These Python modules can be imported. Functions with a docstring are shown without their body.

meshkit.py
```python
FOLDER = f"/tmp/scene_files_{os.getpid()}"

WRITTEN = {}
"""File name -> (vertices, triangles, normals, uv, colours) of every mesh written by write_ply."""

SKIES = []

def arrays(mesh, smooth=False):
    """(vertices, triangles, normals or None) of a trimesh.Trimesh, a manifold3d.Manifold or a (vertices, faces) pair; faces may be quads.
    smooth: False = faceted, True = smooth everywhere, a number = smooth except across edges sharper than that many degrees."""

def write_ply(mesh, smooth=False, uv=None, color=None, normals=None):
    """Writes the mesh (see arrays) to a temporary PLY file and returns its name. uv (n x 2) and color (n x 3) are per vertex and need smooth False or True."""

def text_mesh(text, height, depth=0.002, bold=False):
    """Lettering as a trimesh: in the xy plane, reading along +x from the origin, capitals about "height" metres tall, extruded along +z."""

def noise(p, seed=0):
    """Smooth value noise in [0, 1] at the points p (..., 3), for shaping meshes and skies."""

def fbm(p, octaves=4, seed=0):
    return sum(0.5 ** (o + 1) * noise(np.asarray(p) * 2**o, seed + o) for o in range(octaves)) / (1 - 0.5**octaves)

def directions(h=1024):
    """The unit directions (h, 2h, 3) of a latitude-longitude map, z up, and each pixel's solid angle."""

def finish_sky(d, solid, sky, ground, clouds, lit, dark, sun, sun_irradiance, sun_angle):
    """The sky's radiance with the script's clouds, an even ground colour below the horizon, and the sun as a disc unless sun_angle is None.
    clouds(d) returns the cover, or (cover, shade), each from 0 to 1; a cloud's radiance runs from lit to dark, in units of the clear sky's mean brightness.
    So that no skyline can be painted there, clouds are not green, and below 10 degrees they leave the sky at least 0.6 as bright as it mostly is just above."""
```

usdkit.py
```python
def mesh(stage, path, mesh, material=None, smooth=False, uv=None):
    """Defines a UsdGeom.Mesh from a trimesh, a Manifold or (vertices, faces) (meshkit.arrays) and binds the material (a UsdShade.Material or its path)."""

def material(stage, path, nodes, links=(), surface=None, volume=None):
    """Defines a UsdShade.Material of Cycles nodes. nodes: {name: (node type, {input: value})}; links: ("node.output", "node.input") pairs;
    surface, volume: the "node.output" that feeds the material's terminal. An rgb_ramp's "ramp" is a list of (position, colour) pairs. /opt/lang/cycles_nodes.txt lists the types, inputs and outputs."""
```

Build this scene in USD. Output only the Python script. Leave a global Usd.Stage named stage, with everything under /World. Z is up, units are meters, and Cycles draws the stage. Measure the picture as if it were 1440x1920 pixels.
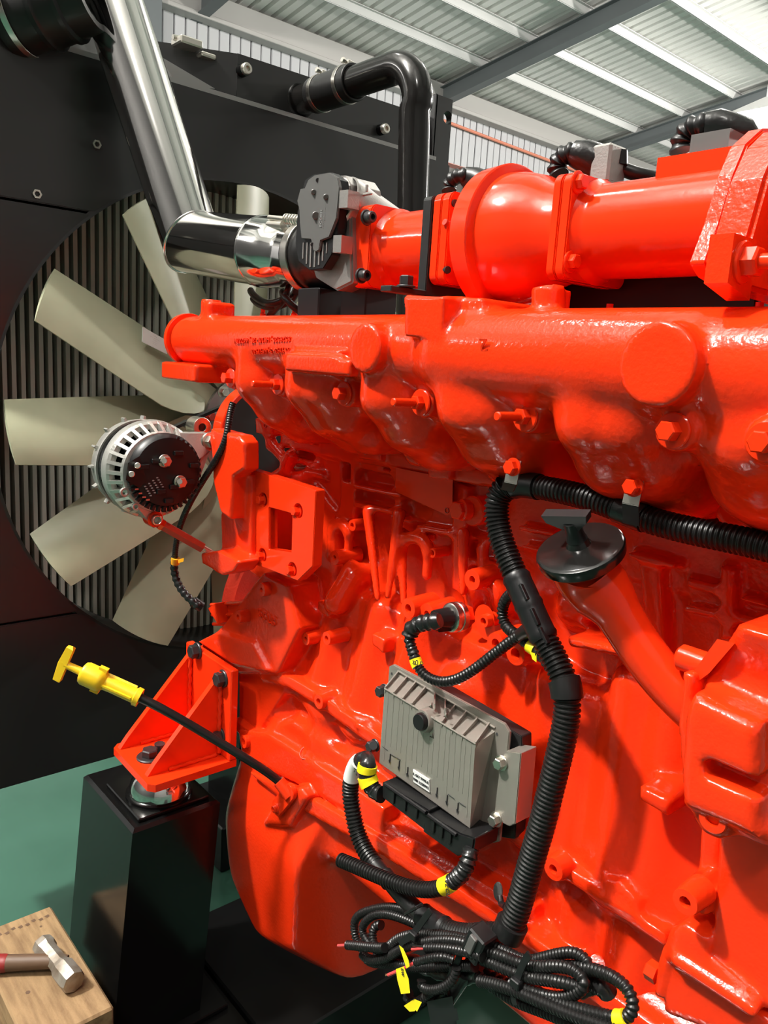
import math, random
import numpy as np, trimesh, manifold3d as m3, shapely
from shapely.geometry import Polygon, Point, box as sbox
from pxr import Usd, UsdGeom, UsdShade, UsdLux, Gf, Sdf, Vt
import usdkit, meshkit

random.seed(7); np.random.seed(7)
stage = Usd.Stage.CreateInMemory()
UsdGeom.SetStageUpAxis(stage, UsdGeom.Tokens.z)
UsdGeom.SetStageMetersPerUnit(stage, 1.0)
UsdGeom.Xform.Define(stage, '/World'); UsdGeom.Scope.Define(stage, '/World/Looks')
CAMZ = 1.45                      # camera height; all coordinates below are relative to the camera, floor at z = -CAMZ

# ---------------------------------------------------------------- camera
W, H, F = 1440, 1920, 1480.0
def _basis():
    a = np.array([-590 - 720, 590 - 960, F]); a /= np.linalg.norm(a)
    b = np.array([2470 - 720, 785 - 960, F]); b -= a * (a @ b) / (a @ a); b /= np.linalg.norm(b)
    X, Y = -a, b; Z = np.cross(X, Y)
    return np.stack([X, Y, Z])
R = _basis()                     # world = R @ (right, down, forward)
cam = UsdGeom.Camera.Define(stage, '/World/camera')
m = Gf.Matrix4d(1.0)
for i, v in enumerate((R[:, 0], -R[:, 1], -R[:, 2])):
    m.SetRow(i, Gf.Vec4d(*map(float, v), 0))
m.SetRow(3, Gf.Vec4d(0, 0, CAMZ, 1))
cam.AddTransformOp().Set(m)
cam.CreateHorizontalApertureAttr(24.0); cam.CreateVerticalApertureAttr(32.0)
cam.CreateFocalLengthAttr(24.0 * F / W); cam.CreateClippingRangeAttr(Gf.Vec2f(0.05, 200))
cam.CreateExposureAttr(-0.22)

# ---------------------------------------------------------------- lamps of the hall (high bays under the roof)
LAMPS = [  # x, y, z (relative to camera), radius, intensity (radiance x disc area)
    (-2.9, -3.3, 6.0, .26, 365), (-4.6, 0.6, 6.3, .16, 14), (-11.0, -7.4, 5.4, .18, 26),
    (-3.4, 7.0, 6.2, .30, 35), (-4.5, 14.5, 6.4, .30, 110), (2.6, -3.2, 6.2, .22, 55), (-5.5, 19.5, 6.3, .3, 90), (1.0, 16.0, 3.8, .3, 420)]
ROOFZ = lambda x: 6.13 + 0.138 * (x + 14.0)

def at(px, py, **k):             # a point of the picture at a given world plane
    (ax, v), = k.items(); d = R @ np.array([px - 720, py - 960, F]); return d * (v / d['xyz'.index(ax)])
def path_at(pts):                # (px, py, y) -> points
    return np.array([at(p[0], p[1], y=p[2]) for p in pts])

# ---------------------------------------------------------------- materials
MAT = {}
def mat(name, color, rough=0.5, metal=0.0, spec=0.5, coat=0.0, bump=None, vary=None, trans=0.0, emit=None, extra=None):
    n = {'p': ('principled_bsdf', {'base_color': color, 'roughness': rough, 'metallic': metal, 'specular_ior_level': spec})}
    l = []
    if coat: n['p'][1].update(coat_weight=coat, coat_roughness=0.06)
    if trans: n['p'][1].update(subsurface_weight=trans, subsurface_scale=0.01)
    if emit: n['p'][1].update(emission_color=color, emission_strength=emit)
    n['g'] = ('geometry', {})
    if bump:
        sc, dist, st = bump[:3]
        n['bn'] = ('noise_texture', {'scale': sc, 'detail': bump[3] if len(bump) > 3 else 2.0})
        n['b'] = ('bump', {'strength': st, 'distance': dist})
        l += [('g.position', 'bn.vector'), ('bn.fac', 'b.height'), ('b.normal', 'p.normal')]
        if coat: l.append(('b.normal', 'p.coat_normal'))
    if vary:
        sc, c2, lo, hi = vary[:4]
        n['vm'] = ('mapping', {'scale': vary[4] if len(vary) > 4 else (1, 1, 1)})
        n['vn'] = ('noise_texture', {'scale': sc, 'detail': 4.0})
        n['vr'] = ('rgb_ramp', {'ramp': [(lo, c2), (hi, color)]})
        l += [('g.position', 'vm.vector'), ('vm.vector', 'vn.vector'), ('vn.fac', 'vr.fac'), ('vr.color', 'p.base_color')]
    MAT[name] = usdkit.material(stage, '/World/Looks/' + name, n, l, surface='p.BSDF')
    return MAT[name]

RED = (0.80, 0.032, 0.0045)
mat('red_paint', RED, 0.13, spec=.38, bump=(70, 0.0008, 0.22))
mat('red_cast', RED, 0.13, spec=.38, bump=(190, 0.0009, 0.5, 2.0))
mat('red_rust', (0.42, 0.03, 0.012), 0.4, bump=(200, 0.001, 0.5))
mat('black_coat', (0.019, 0.019, 0.019), 0.30, bump=(500, 0.0002, 0.3))
mat('black_gloss', (0.004, 0.004, 0.004), 0.16, spec=.3, bump=(40, 0.0006, 0.2))
mat('black_tube', (0.008, 0.0075, 0.007), 0.15, spec=.4)
mat('rubber', (0.009, 0.009, 0.009), 0.40, spec=.38)
mat('conduit', (0.0075, 0.0072, 0.007), 0.36, spec=.38)
mat('tape', (0.012, 0.012, 0.012), 0.28, bump=(90, 0.002, 0.6))
mat('plastic_black', (0.008, 0.008, 0.0085), 0.38, spec=.38)
mat('ledge_grey', (0.24, 0.24, 0.235), 0.35)
mat('plastic_grey', (0.085, 0.083, 0.080), 0.45)
mat('chrome', (0.78, 0.76, 0.74), 0.10, 1.0)
mat('clamp_steel', (0.62, 0.59, 0.54), 0.25, 1.0)
mat('zinc', (0.66, 0.63, 0.56), 0.32, 1.0)
mat('dark_steel', (0.05, 0.05, 0.052), 0.38, 0.6)
mat('cast_alu', (0.38, 0.36, 0.34), 0.42, 0.85, bump=(350, 0.0006, 0.4))
mat('ecu_alu', (0.31, 0.285, 0.25), 0.36, 0.5, bump=(400, 0.0003, 0.3))
mat('alt_alu', (0.55, 0.54, 0.50), 0.38, 0.8, bump=(300, 0.0008, 0.5))
mat('fan_nylon', (0.44, 0.45, 0.31), 0.40, vary=(9, (0.38, 0.39, 0.265), 0.35, 0.65))
mat('fin_grey', (0.42, 0.41, 0.35), 0.5)
mat('core_black', (0.004, 0.004, 0.004), 0.8)
mat('hub_steel', (0.38, 0.36, 0.35), 0.35, 0.8)
mat('yellow_plastic', (0.80, 0.52, 0.012), 0.38)
mat('yellow_tape', (0.90, 0.72, 0.01), 0.42)
mat('orange_tape', (0.85, 0.36, 0.01), 0.42)
mat('white_label', (0.74, 0.74, 0.72), 0.5)
mat('ink', (0.02, 0.02, 0.022), 0.6)
mat('ink_grey', (0.28, 0.28, 0.28), 0.6)
mat('floor_green', (0.022, 0.070, 0.046), 0.16, vary=(1.3, (0.036, 0.096, 0.068), 0.4, 0.62), bump=(3, 0.002, 0.15))
mat('wall_white', (0.48, 0.48, 0.495), 0.55)
mat('wall_groove', (0.16, 0.16, 0.17), 0.7)
mat('wall_plain', (0.20, 0.20, 0.195), 0.7)
mat('wall_dark', (0.045, 0.045, 0.045), 0.7)
mat('roof_sheet', (0.80, 0.79, 0.76), 0.45, 0.1)
mat('roof_groove', (0.20, 0.19, 0.18), 0.7)
mat('purlin', (0.58, 0.58, 0.57), 0.45)
mat('beam_grey', (0.13, 0.145, 0.15), 0.5)
mat('eave', (0.40, 0.385, 0.37), 0.5)
mat('pipe_orange', (0.62, 0.22, 0.14), 0.5)
mat('wood', (0.27, 0.17, 0.08), 0.7, vary=(14, (0.15, 0.085, 0.036), 0.32, 0.6, (0.6, 5, 5)), bump=(120, 0.002, 0.5))
mat('wood_end', (0.45, 0.30, 0.15), 0.8, vary=(60, (0.25, 0.15, 0.07), 0.35, 0.6, (4, 1, .3)), bump=(120, 0.002, 0.6))
mat('hammer_steel', (0.42, 0.38, 0.33), 0.42, 0.7, vary=(30, (0.24, 0.18, 0.13), 0.35, 0.62), bump=(60, 0.002, 0.4))
mat('handle_wood', (0.10, 0.055, 0.03), 0.55)
mat('handle_red', (0.20, 0.012, 0.010), 0.5)
mat('wire_red', (0.75, 0.06, 0.06), 0.4)
mat('copper', (0.75, 0.40, 0.22), 0.35, 0.9)
mat('lamp_glow', (1.0, 0.98, 0.95), 0.5, emit=14.0)
mat('sign_white', (0.42, 0.40, 0.40), 0.5)
mat('sign_red', (0.30, 0.08, 0.05), 0.5)

# ---------------------------------------------------------------- object helpers
COUNT = {}
def uniq(parent, name):
    k = parent + '/' + name; n = COUNT.get(k, 0); COUNT[k] = n + 1
    return k if n == 0 else '%s_%03d' % (k, n)
OFF = np.array([0, 0, CAMZ])
def raw(mesh):
    if hasattr(mesh, 'to_mesh'):
        t = mesh.to_mesh(); return np.asarray(t.vert_properties[:, :3], float), np.asarray(t.tri_verts, int)
    if isinstance(mesh, (tuple, list)):
        v, f = np.asarray(mesh[0], float), np.asarray(mesh[1], int)
        if f.shape[1] == 4: f = np.vstack([f[:, [0, 1, 2]], f[:, [0, 2, 3]]])
        return v, f
    return np.asarray(mesh.vertices, float), np.asarray(mesh.faces, int)
def keys(prim, label=None, cat=None, group=None, kind=None):
    for k, v in (('label', label), ('category', cat), ('group', group), ('kind', kind)):
        if v: prim.SetCustomDataByKey(k, v)
class Thing:
    """An Xform at the thing's base; parts are its children. A part is remembered until done() so that the base is known."""
    def __init__(s, name, label=None, cat=None, group=None, kind=None):
        s.path = uniq('/World', name); s.items = []; s.meta = (label, cat, group, kind)
    def part(s, name, mesh, material, smooth=35, parent=None, label=None, kind=None):
        v, f = raw(mesh); path = uniq(parent or s.path, name)
        s.items.append((path, v, f, material, smooth, label, kind)); return path
    def done(s):
        lo = np.min([i[1].min(0) for i in s.items], 0); hi = np.max([i[1].max(0) for i in s.items], 0)
        base = np.array([(lo[0] + hi[0]) / 2, (lo[1] + hi[1]) / 2, lo[2]])
        x = UsdGeom.Xform.Define(stage, s.path); x.AddTranslateOp().Set(Gf.Vec3d(*map(float, base + OFF)))
        keys(x.GetPrim(), *s.meta)
        for path, v, f, mt, sm, label, kind in s.items:
            p = usdkit.mesh(stage, path, (v - base, f), MAT[mt], smooth=sm); keys(p.GetPrim(), label, None, None, kind)
        return s
def single(name, mesh, material, label, cat, group=None, smooth=35, kind=None):
    v, f = raw(mesh); lo, hi = v.min(0), v.max(0); base = np.array([(lo[0] + hi[0]) / 2, (lo[1] + hi[1]) / 2, lo[2]])
    p = usdkit.mesh(stage, uniq('/World', name), (v - base, f), MAT[material], smooth=smooth)
    UsdGeom.Xformable(p).AddTranslateOp().Set(Gf.Vec3d(*map(float, base + OFF))); keys(p.GetPrim(), label, cat, group, kind)
    return p

# ---------------------------------------------------------------- shape helpers
def unit(v): v = np.asarray(v, float); return v / np.linalg.norm(v)
def frame(ax, up=(0, 0, 1)):
    """columns: two side directions and the axis"""
    a = unit(ax); u = np.asarray(up, float)
    if abs(a @ unit(u)) > 0.97: u = np.array([1.0, 0, 0]) if abs(a[0]) < 0.9 else np.array([0, 1.0, 0])
    s = unit(np.cross(u, a)); t = np.cross(a, s); return np.stack([s, t, a], 1)
def place(mesh, M, o):
    v, f = raw(mesh); return v @ np.asarray(M).T + np.asarray(o), f
def cat(*ms):
    vs, fs, n = [], [], 0
    for m_ in ms:
        v, f = raw(m_); vs.append(v); fs.append(f + n); n += len(v)
    return np.vstack(vs), np.vstack(fs)
def box(lo, hi, bev=0.0):
    lo, hi = np.minimum(lo, hi), np.maximum(lo, hi)
    if bev <= 0:
        return raw(trimesh.creation.box(bounds=[lo, hi]))
    b = min(bev, 0.45 * float(np.min(hi - lo))); pts = []
    for sx in (0, 1):
        for sy in (0, 1):
            for sz in (0, 1):
                c = np.where([sx, sy, sz], hi, lo); s = np.where([sx, sy, sz], -b, b)
                for k in range(3):
                    q = c + s; q[k] = c[k]; pts.append(q)
    return raw(m3.Manifold.hull_points(np.array(pts)))
def obox(c, half, M=np.eye(3), bev=0.0):
    half = np.asarray(half, float); return place(box(-half, half, bev), M, c)
def hull(*pts): return raw(m3.Manifold.hull_points(np.vstack([np.atleast_2d(p) for p in pts]).astype(float)))
def lathe(prof, a, ax, n=40, up=(0, 0, 1), closed=False):
    """prof: (distance along axis, radius); radius 0 ends are closed"""
    M = frame(ax, up); t = np.arange(n) * 2 * np.pi / n; vs = []
    for h, r in prof: vs.append(np.stack([r * np.cos(t), r * np.sin(t), np.full(n, h)], 1))
    v = np.vstack(vs); k = len(prof); i, j = np.meshgrid(np.arange(k - 1 + closed), np.arange(n), indexing='ij')
    i2 = (i + 1) % k; f = np.stack([i * n + j, i * n + (j + 1) % n, i2 * n + (j + 1) % n, i2 * n + j], -1).reshape(-1, 4)
    return v @ M.T + np.asarray(a, float), np.vstack([f[:, [0, 1, 2]], f[:, [0, 2, 3]]])
def cyl(a, b, r, r2=None, n=28, bev=0.0):
    a, b = np.asarray(a, float), np.asarray(b, float); L = np.linalg.norm(b - a); r2 = r if r2 is None else r2
    e = bev; prof = [(0, 1e-5), (0, r - e), (e, r), (L - e, r2), (L, r2 - e), (L, 1e-5)] if e else [(0, 1e-5), (0, r), (L, r2), (L, 1e-5)]
    return lathe(prof, a, b - a, n)
def ring(a, b, ro, ri, n=36, bev=0.0008):
    a, b = np.asarray(a, float), np.asarray(b, float); L = np.linalg.norm(b - a); e = bev
    return lathe([(0, ri + e), (0, ro - e), (e, ro), (L - e, ro), (L, ro - e), (L, ri + e), (L - e, ri), (e, ri)], a, b - a, n, closed=True)
def extrude(poly, y0, y1, M=np.eye(3), o=(0, 0, 0), bev=0.0):
    """shapely polygon in local (u, v), extruded along local w from y0 to y1; columns of M are u, v, w"""
    if bev:
        a = poly.buffer(-bev, join_style=1)
        parts = [trimesh.creation.extrude_polygon(g, y1 - y0 - 2 * bev, engine='earcut') for g in getattr(poly, 'geoms', [poly])]
        ms = []
        for p in parts:
            p.apply_translation([0, 0, y0 + bev]); ms.append(p)
        for g in getattr(a, 'geoms', [a]):
            q = trimesh.creation.extrude_polygon(g, y1 - y0, engine='earcut'); q.apply_translation([0, 0, y0]); ms.append(q)
        me = cat(*ms)
    else:
        ms = []
        for g in getattr(poly, 'geoms', [poly]):
            q = trimesh.creation.extrude_polygon(g, y1 - y0, engine='earcut'); q.apply_translation([0, 0, y0]); ms.append(q)
        me = cat(*ms)
    return place(me, M, o)
YM = np.stack([[1, 0, 0], [0, 0, 1], [0, -1, 0]], 1).astype(float)      # u = x, v = z, w = -y (towards the camera side)
XM = np.stack([[0, 1, 0], [0, 0, 1], [1, 0, 0]], 1).astype(float)       # u = y, v = z, w = +x (towards the rear)
ZM = np.eye(3)
def rrect(u0, v0, u1, v1, r): return sbox(u0 + r, v0 + r, u1 - r, v1 - r).buffer(r, quad_segs=6)
def spline(pts, n):
    from scipy.interpolate import CubicSpline
    p = np.asarray(pts, float)
    if len(p) == 2: return p[0] + np.linspace(0, 1, n)[:, None] * (p[1] - p[0])
    t = np.r_[0, np.cumsum(np.linalg.norm(np.diff(p, axis=0), axis=1) ** 0.6)]
    c = CubicSpline(t, p); q = c(np.linspace(0, t[-1], 400)); s = np.r_[0, np.cumsum(np.linalg.norm(np.diff(q, axis=0), axis=1))]
    u = np.linspace(0, s[-1], n); return np.stack([np.interp(u, s, q[:, k]) for k in range(3)], 1)
def length(p): return float(np.linalg.norm(np.diff(p, axis=0), axis=1).sum())
def sweep(p, r, n=20, caps=True):
    """tube along points p; r a number or one per point"""
    p = np.asarray(p, float); k = len(p); r = np.broadcast_to(r, (k,)).astype(float); t = np.gradient(p, axis=0); t /= np.linalg.norm(t, axis=1, keepdims=True) + 1e-12
    s = np.zeros_like(p); s[0] = frame(t[0])[:, 0]
    for i in range(1, k):
        q = s[i - 1] - t[i] * (s[i - 1] @ t[i]); s[i] = unit(q)
    w = np.cross(t, s); a = np.arange(n) * 2 * np.pi / n
    v = (p[:, None] + r[:, None, None] * (np.cos(a)[None, :, None] * s[:, None] + np.sin(a)[None, :, None] * w[:, None])).reshape(-1, 3)
    i, j = np.meshgrid(np.arange(k - 1), np.arange(n), indexing='ij')
    f = np.stack([i * n + j, i * n + (j + 1) % n, (i + 1) * n + (j + 1) % n, (i + 1) * n + j], -1).reshape(-1, 4)
    f = np.vstack([f[:, [0, 1, 2]], f[:, [0, 2, 3]]])
    if caps:
        c0, c1 = len(v), len(v) + 1; v = np.vstack([v, p[0], p[-1]]); b = (k - 1) * n; j = np.arange(n); j2 = (j + 1) % n
        f = np.vstack([f, np.stack([np.full(n, c0), j2, j], 1), np.stack([np.full(n, c1), b + j, b + j2], 1)])
    return v, f
def pipe(pts, r, n=24, seg=60): return sweep(spline(pts, seg), r, n)
def corrugated(pts, r, pitch=0.0055, depth=0.12, n=14):
    """convoluted conduit: crest, crest, root, root per pitch"""
    q = spline(pts, 200); L = length(q); m_ = max(3, int(round(L / pitch))); p = spline(pts, m_ * 4 + 1)
    pat = np.array([1.0, 1.0, 1 - depth, 1 - depth]); rr = r * np.r_[np.tile(pat, m_), 1.0]
    return sweep(p, rr, n)
def hexprism(a, ax, r, h, bev=0.0012, n=6): 
    return lathe([(0, 1e-5), (0, r), (h - bev, r), (h, r * 0.86), (h, 1e-5)], a, ax, n)
def bolt(a, ax, r, head='hex', washer=1.7, h=None):
    """(washer mesh, head mesh) sitting on point a, axis ax outwards; r = half width of the head"""
    ax = unit(ax); h = h or r * 1.1; a = np.asarray(a, float)
    w = lathe([(0, 1e-5), (0, r * washer), (r * .16, r * washer), (r * .28, r * washer * .93), (r * .28, 1e-5)], a, ax, 24)
    b = a + ax * r * .25
    if head == 'hex': return w, hexprism(b, ax, r * 1.1, h, r * .15)
    return w, lathe([(0, 1e-5), (0, r), (h * .8, r), (h, r * .85), (h, r * .5), (h * .5, r * .48), (h * .5, 1e-5)], b, ax, 20)
def add_bolt(t, a, ax, r, material, head='hex', washer=1.7, h=None, parent=None, wmat=None, name='bolt'):
    w, b = bolt(a, ax, r, head, washer, h); p = t.part(name, b, material, 25, parent)
    if parent: t.part('washer', w, wmat or material, 30, parent)
    else: t.part('washer', w, wmat or material, 30, p)
def boss(a, ax, L, r, rh, r0=None, n=28):
    """cast boss with a drilled hole: from the root (a - ax*L) to its face at a"""
    ax = unit(ax); r0 = r0 or r * 1.12; a = np.asarray(a, float); o = a - ax * L
    return lathe([(0, 1e-5), (0, r0), (L * .9, r), (L, r * .93), (L, rh * 1.08), (L - rh * .2, rh), (L - min(L * .8, rh * 2.2), rh), (L - min(L * .8, rh * 2.2), 1e-5)], o, ax, n)
def hose_clamp(t, c, ax, r, w=0.012, screw=(0, 0, 1), name='hose_clamp', parent=None):
    ax = unit(ax); c = np.asarray(c, float)
    p = t.part(name, ring(c - ax * w / 2, c + ax * w / 2, r + .0014, r - .0005, 40, .0004), 'clamp_steel', 30, parent)
    s = unit(np.asarray(screw, float) - ax * (np.asarray(screw, float) @ ax)); tn = np.cross(ax, s)
    M = np.stack([ax, tn, s], 1); k = c + s * (r + .006)
    if not parent: t.part('clamp_screw', cat(obox(k, (w * .55, .010, .005), M, .0015), cyl(k - tn * .018, k + tn * .016, .0042, n=12), hexprism(k + tn * .016, tn, .0065, .007)), 'zinc', 30, p)
    return p
def text(s, h, o, u, v, depth=0.0006, bold=False, center=True):
    me = meshkit.text_mesh(s, h, depth, bold); vv, f = raw(me)
    if center: vv = vv - np.array([(vv[:, 0].min() + vv[:, 0].max()) / 2, (vv[:, 1].min() + vv[:, 1].max()) / 2, 0])
    u, v = unit(u), unit(v); return vv @ np.stack([u, v, np.cross(u, v)], 1).T + np.asarray(o), f

# ---------------------------------------------------------------- cast shapes: blended distance fields, meshed by surface nets
class Cast:
    def __init__(s, lo, hi, h=0.004):
        s.lo = np.asarray(lo, float); s.h = h; s.n = np.ceil((np.asarray(hi) - s.lo) / h).astype(int) + 1
        s.v = np.full(s.n, 0.05, np.float32)
    def _sl(s, lo, hi, pad):
        a = np.clip(((np.asarray(lo) - pad - s.lo) / s.h).astype(int), 0, s.n); b = np.clip(((np.asarray(hi) + pad - s.lo) / s.h).astype(int) + 2, 0, s.n)
        if np.any(b - a < 1): return None, None
        g = [(s.lo[k] + s.h * np.arange(a[k], b[k])).astype(np.float32) for k in range(3)]
        return tuple(slice(a[k], b[k]) for k in range(3)), (g[0][:, None, None], g[1][None, :, None], g[2][None, None, :])
    def add(s, fn, lo, hi, k=0.006, cut=False):
        sl, g = s._sl(np.minimum(lo, hi), np.maximum(lo, hi), 0.03 + k)
        if sl is None: return
        d = fn(*g).astype(np.float32); v = s.v[sl]
        if cut:
            d = -d; hh = np.clip(.5 - .5 * (d - v) / -max(k, 1e-6) * -1, 0, 1)
            hh = np.clip(.5 + .5 * (d - v) / max(k, 1e-6), 0, 1); s.v[sl] = v * (1 - hh) + d * hh + k * hh * (1 - hh)
        else:
            hh = np.clip(.5 + .5 * (v - d) / max(k, 1e-6), 0, 1); s.v[sl] = v * (1 - hh) + d * hh - k * hh * (1 - hh)
    def cap(s, a, b, ra, rb=None, k=0.006, cut=False):
        a, b = np.asarray(a, float), np.asarray(b, float); rb = ra if rb is None else rb; ab = b - a; L2 = max(float(ab @ ab), 1e-12)
        def fn(x, y, z):
            t = np.clip(((x - a[0]) * ab[0] + (y - a[1]) * ab[1] + (z - a[2]) * ab[2]) / L2, 0, 1)
            return np.sqrt((x - a[0] - t * ab[0]) ** 2 + (y - a[1] - t * ab[1]) ** 2 + (z - a[2] - t * ab[2]) ** 2) - (ra + t * (rb - ra))
        r = max(ra, rb); s.add(fn, np.minimum(a, b) - r, np.maximum(a, b) + r, k, cut); return s
    def chain(s, pts, rs, k=0.006, cut=False):
        rs = np.broadcast_to(rs, (len(pts),))
        for i in range(len(pts) - 1): s.cap(pts[i], pts[i + 1], rs[i], rs[i + 1], k, cut)
        return s
    def cyl(s, a, b, r, k=0.004, rnd=0.002, cut=False):
        a, b = np.asarray(a, float), np.asarray(b, float); L = np.linalg.norm(b - a); ax = (b - a) / L
        def fn(x, y, z):
            t = (x - a[0]) * ax[0] + (y - a[1]) * ax[1] + (z - a[2]) * ax[2]
            q = np.sqrt(np.maximum((x - a[0]) ** 2 + (y - a[1]) ** 2 + (z - a[2]) ** 2 - t * t, 0)) - r + rnd; w = np.abs(t - L / 2) - L / 2 + rnd
            return np.sqrt(np.maximum(q, 0) ** 2 + np.maximum(w, 0) ** 2) + np.minimum(np.maximum(q, w), 0) - rnd
        s.add(fn, np.minimum(a, b) - r, np.maximum(a, b) + r, k, cut); return s
    def box(s, lo, hi, k=0.006, rnd=0.003, M=None, c=None, cut=False):
        lo, hi = np.minimum(lo, hi).astype(float), np.maximum(lo, hi).astype(float)
        if M is None: c = (lo + hi) / 2; half = (hi - lo) / 2; M = np.eye(3)
        else: half = (hi - lo) / 2; c = np.asarray(c, float)
        def fn(x, y, z):
            q = [np.abs((x - c[0]) * M[0, i] + (y - c[1]) * M[1, i] + (z - c[2]) * M[2, i]) - half[i] + rnd for i in range(3)]
            o = np.sqrt(np.maximum(q[0], 0) ** 2 + np.maximum(q[1], 0) ** 2 + np.maximum(q[2], 0) ** 2)
            return o + np.minimum(np.maximum(np.maximum(q[0], q[1]), q[2]), 0) - rnd
        e = np.abs(M) @ half; s.add(fn, c - e, c + e, k, cut); return s
    def prism(s, poly, y0, y1, k=0.006, rnd=0.003, cut=False, slope=0.0):
        """polygon [(x, z)] extruded along y from y0 to y1; slope leans the front (dy per dz)"""
        p = np.asarray(poly, float); y0, y1 = min(y0, y1), max(y0, y1); lo = np.array([p[:, 0].min(), y0, p[:, 1].min()]); hi = np.array([p[:, 0].max(), y1, p[:, 1].max()])
        zc = (lo[2] + hi[2]) / 2
        def fn(x, y, z):
            X, Z = x[:, 0, :], z[:, 0, :]; X, Z = np.broadcast_arrays(X, Z); d = np.full(X.shape, 1e9); ins = np.zeros(X.shape, bool)
            for i in range(len(p)):
                a, b = p[i], p[(i + 1) % len(p)]; e = b - a; wx, wz = X - a[0], Z - a[1]
                t = np.clip((wx * e[0] + wz * e[1]) / max(e @ e, 1e-12), 0, 1); d = np.minimum(d, (wx - t * e[0]) ** 2 + (wz - t * e[1]) ** 2)
                c_ = (a[1] > Z) != (b[1] > Z); xi = a[0] + (Z - a[1]) * e[0] / (e[1] if abs(e[1]) > 1e-12 else 1e-12); ins ^= c_ & (X < xi)
            d = np.sqrt(d) * np.where(ins, -1, 1) + rnd
            q = d[:, None, :]; w = np.abs(y - slope * (z - zc) - (y0 + y1) / 2) - (y1 - y0) / 2 + rnd
            q, w = np.broadcast_arrays(q, w)
            return np.sqrt(np.maximum(q, 0) ** 2 + np.maximum(w, 0) ** 2) + np.minimum(np.maximum(q, w), 0) - rnd
        s.add(fn, lo - abs(slope) * .3, hi + abs(slope) * .3, k, cut); return s
    def mesh(s, passes=1):
        v = s.v.copy()
        for ax in range(3):
            sl = [slice(None)] * 3
            for e in (0, -1): sl[ax] = e; v[tuple(sl)] = np.maximum(v[tuple(sl)], s.h * .5)
        ins = v < 0; n = s.n; c = np.zeros(n - 1, np.int8)
        corners = [(i, j, k) for i in (0, 1) for j in (0, 1) for k in (0, 1)]
        cut = lambda A, o: A[o[0]:n[0] - 1 + o[0], o[1]:n[1] - 1 + o[1], o[2]:n[2] - 1 + o[2]]
        for o in corners: c += cut(ins, o)
        idx = np.argwhere((c > 0) & (c < 8)); ids = np.full(n - 1, -1, np.int64); ids[tuple(idx.T)] = np.arange(len(idx))
        P = np.zeros((len(idx), 3)); N = np.zeros(len(idx))
        for a in range(8):
            for b in range(a + 1, 8):
                A, B = np.array(corners[a]), np.array(corners[b])
                if np.abs(A - B).sum() != 1: continue
                va = v[tuple((idx + A).T)]; vb = v[tuple((idx + B).T)]; x = (va < 0) != (vb < 0); t = np.where(x, va / np.where(va == vb, 1, va - vb), 0)
                P += x[:, None] * (A + t[:, None] * (B - A)); N += x
        P = idx + P / N[:, None]; F_ = []
        for ax in range(3):
            u, w = (ax + 1) % 3, (ax + 2) % 3; A = [slice(None)] * 3; B = [slice(None)] * 3; A[ax] = slice(0, -1); B[ax] = slice(1, None)
            e = ins[tuple(A)] != ins[tuple(B)]; q = np.argwhere(e)
            q = q[(q[:, u] > 0) & (q[:, w] > 0) & (q[:, u] < n[u] - 1) & (q[:, w] < n[w] - 1)]; fl = ins[tuple(q.T)]
            du, dw = np.eye(3, dtype=int)[u], np.eye(3, dtype=int)[w]
            Q = np.stack([ids[tuple((q - du - dw).T)], ids[tuple((q - dw).T)], ids[tuple(q.T)], ids[tuple((q - du).T)]], 1)
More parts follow.
